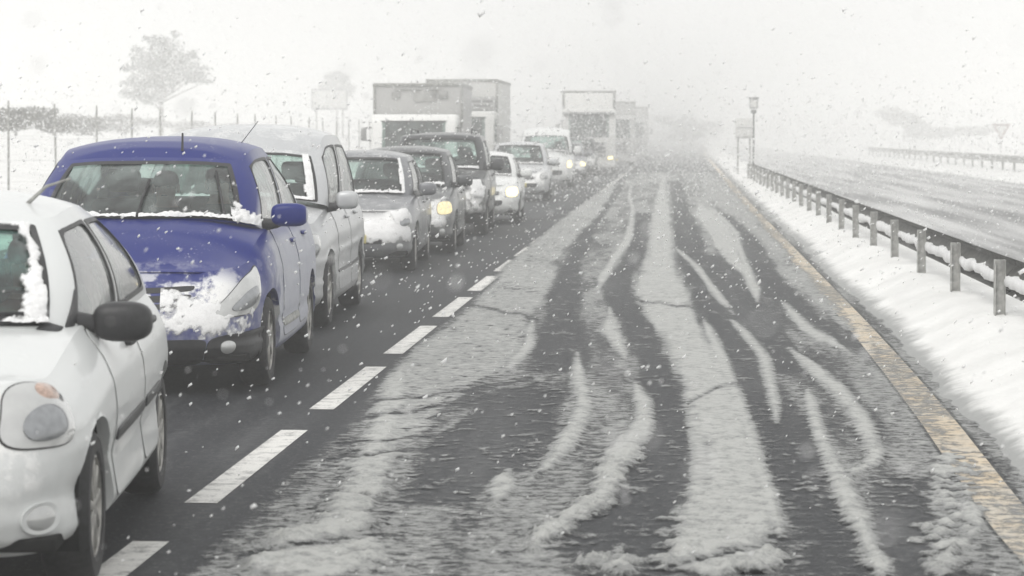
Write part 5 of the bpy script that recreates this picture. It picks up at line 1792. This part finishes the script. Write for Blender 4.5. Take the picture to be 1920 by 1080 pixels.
def lorry(name, label, loc, rz, W, cabH, boxH, boxL, cab_mat, box_mat, lit=None, cabW=None, deflector=False, unit=None, lettering=False, visor=False, cab_len=1.7, zbox=.95):
    t = empty(name, loc, rz)
    tag(t, label, 'lorry', 'lorries in the queue')
    cw = (cabW or W) / 2
    zc0 = .42
    zs, zt = zc0 + (cabH - zc0) * .50, zc0 + (cabH - zc0) * .90          # screen foot and head
    prof = [(.10, zc0), (.0, zc0 + .25), (.02, zs), (.22, zt), (.36, cabH), (cab_len, cabH), (cab_len, zc0)]
    v, f = prism(prof, -cw, cw, .07)
    cab = part('cab', v, f, cab_mat, t, True, 35)
    # windscreen as a curved pane standing proud of the cab front
    def screen(y_off, zs_, zt_, w, mat, nm, par, grow=0.0, n=16):
        vv, ff = [], []
        for j in range(9):
            b = j / 8
            z = zs_ + (zt_ - zs_) * b
            yb = .02 + .20 * (z - zs) / (zt - zs)
            for i in range(n + 1):
                a = -1 + 2 * i / n
                vv.append((a * w, yb - y_off + .05 * abs(a) ** 4, z))
        for j in range(8):
            for i in range(n):
                k = j * (n + 1) + i
                ff.append((k, k + 1, k + n + 2, k + n + 1))
        return part(nm, vv, ff, mat, par, True)
    ws = screen(.022, zs + .03, zt - .02, cw - .10, M['glass_dark'], 'windshield', t)
    screen(.012, zs - .02, zt + .02, cw - .05, M['seal'], 'screen_rim', ws)
    for sx in (-.4, .35):
        m = MB(); m.tube([(sx * cw, -.02, zs + .02), (sx * cw + .25, .03, zs + .26), (sx * cw + .45, .02, zs + .2)], .014, 5); m.build('wiper', M['black_plastic'], t)
    # grille, bumper, lamps
    m = MB()
    for k in range(4): m.box((0, .0, zc0 + .42 + k * (zs - zc0 - .55) / 4), (1.25 * cw, .05, (zs - zc0 - .5) / 4 * .62), .012)
    m.build('grille', M['panel_dark'], t)
    m = MB(); m.box((0, -.02, zc0 + .02), (2 * cw - .02, .22, .30), .05); bp = m.build('bumper', cab_mat, t)
    m = MB(); m.box((0, -.14, zc0 + .02), (.52, .02, .11), .004); m.build('number_plate', M['plate'], bp)
    for sx in (-1, 1):
        m = MB(); m.box((sx * cw * .80, -.012, zc0 + .32), (.30, .06, .20), .05); h = m.build('headlight', M['seal'], t)
        m = MB(); m.box((sx * cw * .80, -.045, zc0 + .32), (.25, .03, .16), .012); m.build('lens', lit or M['lamp_lens'], h)
        # side window and door seam
        v, f = prism([(.34, zs + .05), (.48, zt - .04), (1.15, zt - .04), (1.15, zs + .02)], sx * (cw - .01), sx * (cw + .006), .002)
        d = part('side_window', v, f, M['glass_dark'], t, False)
        # mirrors
        m = MB(); m.box((sx * (cw + .20), .12, zs + .42), (.16, .10, .36), .04); mo = m.build('side_mirror', M['panel_mid'], t)
        m = MB(); m.tube([(sx * (cw - .02), .16, zs + .60), (sx * (cw + .2), .12, zs + .58)], .018, 6); m.tube([(sx * (cw - .02), .16, zs + .24), (sx * (cw + .2), .12, zs + .26)], .018, 6); m.build('mirror_arm', M['black_plastic'], mo)
        m = MB(); m.box((sx * (cw - .05), .62, zc0 + .2), (.05, .5, .05), .01); m.build('cab_step', M['panel_dark'], t)
    if visor:
        m = MB(); m.box((0, .12, zt + .06), (2 * cw - .1, .22, .05), .015, Matrix.Rotation(.35, 4, 'X')); m.build('sun_visor', M['panel_dark'], t)
    if deflector:
        v, f = prism([(.42, cabH - .03), (.95, boxH - .12), (cab_len, boxH - .12), (cab_len, cabH - .03)], -cw * .9, cw * .9, .06)
        part('roof_deflector', v, f, cab_mat, t, True, 35)
    # cargo box
    y0 = cab_len + .18
    m = MB(); m.box((0, y0 + boxL / 2, (boxH + zbox) / 2), (W, boxL, boxH - zbox), .02, seg=1); bx = m.build('cargo_box', box_mat, t)
    fr = MB()
    for sx in (-1, 1):
        fr.box((sx * (W / 2 - .03), y0 - .005, (boxH + zbox) / 2), (.07, .05, boxH - zbox + .02), .01)
        fr.box((sx * (W / 2 + .004), y0 + boxL / 2, boxH - .05), (.03, boxL + .02, .10), .008)
        fr.box((sx * (W / 2 + .004), y0 + boxL / 2, zbox + .06), (.03, boxL + .02, .12), .008)
    fr.box((0, y0 - .012, boxH - .04), (W + .02, .05, .09), .01)
    fr.build('box_frame', M['galv'], bx)
    if unit:
        m = MB(); m.box((unit[0], y0 - .22, unit[1]), (unit[2], .40, unit[3]), .06); u = m.build('cooling_unit', M['panel_mid'], t)
        m = MB()
        for k in range(4): m.box((unit[0], y0 - .425, unit[1] - unit[3] * .3 + k * unit[3] * .2), (unit[2] * .8, .02, unit[3] * .08), .004)
        m.build('louvre', M['panel_dark'], u)
    if lettering:
        for (lx, lz, lw, lh) in lettering:
            m = MB(); m.box((lx, y0 - .034, lz), (lw, .02, lh), .006); m.build('front_panel', M['faded_print'], bx)
    # chassis and wheels
    m = MB(); m.box((0, (y0 + boxL) / 2 + .2, .70), (.9, y0 + boxL - .6, .30), .02); m.box((0, .9, .55), (1.6, 1.2, .3), .03); m.build('chassis', M['under'], t)
    class W_: pass
    wsrc = Car.__new__(Car); wsrc.sp = dict(spokes=6); wsrc.root = t
    ys_ = [1.25, y0 + boxL - 1.3] + ([y0 + boxL - 2.45] if boxL > 7 else [])
    for yw in ys_:
        for sd in (1, -1): wsrc.wheel(sd * (W / 2 - .17), yw, .46, .28, sd)
    m = MB()
    for sd in (1, -1):
        m2 = MB(); m2.box((sd * (W / 2 - .17), 1.75, .62), (.30, .03, .5), .008); m2.build('mud_flap', M['rubber'], t)
        m2 = MB(); m2.box((sd * (W / 2 - .1), y0 + boxL * .35, .70), (.05, min(2.4, boxL * .4), .35), .01); m2.build('side_guard', M['panel_dark'], t)
    return t


def at_road(u, Y): return at_depth(u, Y)


Ya = 71.0
lorry('box_lorry', 'white box lorry with a snow topped cab standing one lane further over', (at_depth(775, Ya), Ya, 0), RZ3, 2.5, 2.34, 3.22, 5.2, M['cab_white'], M['box_grey'], cabW=2.34, lettering=[(.20, 2.86, .62, .30), (.70, 2.90, .25, .22), (-.62, 2.88, .22, .18), (.0, 3.04, 1.3, .04)])
Yb = 89.0
lorry('box_lorry', 'tall pale lorry with a grey cooling unit seen right of the white box lorry', (at_depth(858, Yb), Yb, 0), 0.0, 2.5, 2.6, 3.72, 7.0, M['box_white'], M['box_white'], unit=(.70, 2.72, .95, .78), lettering=[(.25, 3.40, .12, .5)])
Yc = 121.0
lorry('articulated_lorry', 'hazy articulated lorry with two lit headlights and a high pale top', (at_depth(1104, Yc), Yc, 0), RZ3, 2.5, 3.0, 3.87, 10.0, M['box_white'], M['box_grey'], lit=M['lit_far'], deflector=True, visor=True, cab_len=2.1)
Yd = 146.0
lorry('articulated_lorry', 'very faint lorry just behind the articulated lorry with lit headlights', (at_depth(1150, Yd), Yd, 0), RZ3, 2.5, 2.9, 3.7, 9.0, M['box_grey'], M['box_grey'], cab_len=2.1)
Ye = 182.0
lorry('articulated_lorry', 'last dim lorry of the queue dissolving into the blowing snow', (at_depth(1182, Ye), Ye, 0), RZ3, 2.5, 2.9, 3.8, 9.0, M['box_grey'], M['box_grey'], cab_len=2.1)

# ------------------------------------------------------------------ falling snow
NF = 15000
r = np.random.default_rng(11)
fy = 2.0 + 60 * r.random(NF) ** .62
fx = -0.30 * fy - 0.8 + (0.30 * fy + 0.8 + 0.17 * fy + 0.8) * r.random(NF)
fz = (CAM_H - 0.20 * fy) + (0.30 * fy + .1) * r.random(NF) ** 1.9
fz = np.where(fz < 0.02, 0.02 + 3.0 * r.random(NF), fz)
size = 0.0028 + 0.0042 * r.random(NF) ** 2.0
size = np.where(r.random(NF) > .97, size * 1.9, size)
size *= np.clip(fy / 11.0, .22, 1.3)
near = np.arange(NF) < 130            # a few close to the lens
fy = np.where(near, 1.3 + 4.5 * r.random(NF), fy)
fx = np.where(near, -0.27 * fy + .42 * fy * r.random(NF), fx)
fz = np.where(near, CAM_H - .18 * fy + .26 * fy * r.random(NF), fz)
size = np.where(near, .0016 + .0022 * r.random(NF), size)
drop = (fz > 1.9) & (~near) & (r.random(NF) < .6)      # thickest close to the road
fz = np.where(drop, .05 + 1.7 * r.random(NF), fz)
octa = np.array([(1, 0, 0), (-1, 0, 0), (0, 1, 0), (0, -1, 0), (0, 0, 1), (0, 0, -1)], float)
ofs = np.array([(0, 2, 4), (2, 1, 4), (1, 3, 4), (3, 0, 4), (2, 0, 5), (1, 2, 5), (3, 1, 5), (0, 3, 5)])
jit = 0.6 + 0.8 * r.random((NF, 6, 1))
stretch = np.stack([1 + .5 * r.random(NF), 1 + .3 * r.random(NF), 1 + .9 * r.random(NF)], -1)[:, None, :]
V = octa[None] * jit * stretch * size[:, None, None]
V[..., 0] += V[..., 2] * (.35 + .5 * r.random(NF))[:, None]
V = (V + np.stack([fx, fy, fz], -1)[:, None, :]).reshape(-1, 3)
Fc = (ofs[None] + 6 * np.arange(NF)[:, None, None]).reshape(-1, 3)
m, N, L, P = new_mat('snowflake')
P.inputs['Base Color'].default_value = (0.98, 0.98, 0.98, 1)
P.inputs['Roughness'].default_value = 0.9
tl = N.new('ShaderNodeBsdfTranslucent')
tl.inputs['Color'].default_value = (0.98, 0.98, 0.98, 1)
mxs = N.new('ShaderNodeMixShader')
mxs.inputs[0].default_value = 0.5
L.new(P.outputs[0], mxs.inputs[1]); L.new(tl.outputs[0], mxs.inputs[2])
L.new(mxs.outputs[0], N['Material Output'].inputs['Surface'])
# denser veil of small flurries further down the road
NV = 60000
vy = np.sqrt(46.0 ** 2 + (240.0 ** 2 - 46.0 ** 2) * r.random(NV))
vx = -0.30 * vy + 0.50 * vy * r.random(NV)
vz = 0.05 + 2.9 * r.random(NV) ** 1.3
tet = np.array([(1, 1, 1), (-1, -1, 1), (-1, 1, -1), (1, -1, -1)], float) * .72
W = tet[None] * (.6 + .8 * r.random((NV, 4, 1))) * (.014 + .016 * r.random(NV))[:, None, None]
W = (W + np.stack([vx, vy, vz], -1)[:, None, :]).reshape(-1, 3)
Fw = (np.array([(0, 1, 2), (0, 3, 1), (0, 2, 3), (1, 3, 2)])[None] + 4 * np.arange(NV)[:, None, None]).reshape(-1, 3) + len(V)
V = np.concatenate([V, W]); Fc = np.concatenate([Fc, Fw])
# loose single flakes filling the far air up to the tree tops
NP = 700000
vy = np.sqrt(75.0 ** 2 + (270.0 ** 2 - 75.0 ** 2) * r.random(NP))
C = np.stack([-0.30 * vy + 0.47 * vy * r.random(NP), vy, 0.1 + 11.0 * r.random(NP)], -1)
T = r.normal(size=(NP, 3, 3)); T -= T.mean(1, keepdims=True)
T *= (.026 + .020 * r.random(NP))[:, None, None] / np.linalg.norm(T, axis=-1).max(1)[:, None, None] * 1.2
W = (T + C[:, None, :]).reshape(-1, 3)
Fw = np.arange(3 * NP).reshape(-1, 3) + len(V)
V = np.concatenate([V, W]); Fc = np.concatenate([Fc, Fw])
tag(part('falling_snow', V, Fc, m, None, True), 'white snowflakes drifting down through the air over the road', 'snowflakes', kind='stuff')

# ------------------------------------------------------------------ the snow-filled air
hz = MB()
hz.box((0, 400, 6.0), (900, 1200, 16.0))
m, N, L, P = new_mat('haze')
N.remove(P)
pv = N.new('ShaderNodeVolumePrincipled')
pv.inputs['Color'].default_value = (0.985, 0.985, 0.975, 1)
pv.inputs['Density'].default_value = 0.0051
pv.inputs['Anisotropy'].default_value = 0.1
L.new(pv.outputs[0], N['Material Output'].inputs['Volume'])
haze = hz.build('haze', m, None, False)
tag(haze, 'pale air thick with blowing snow over the whole road', 'haze', kind='stuff')
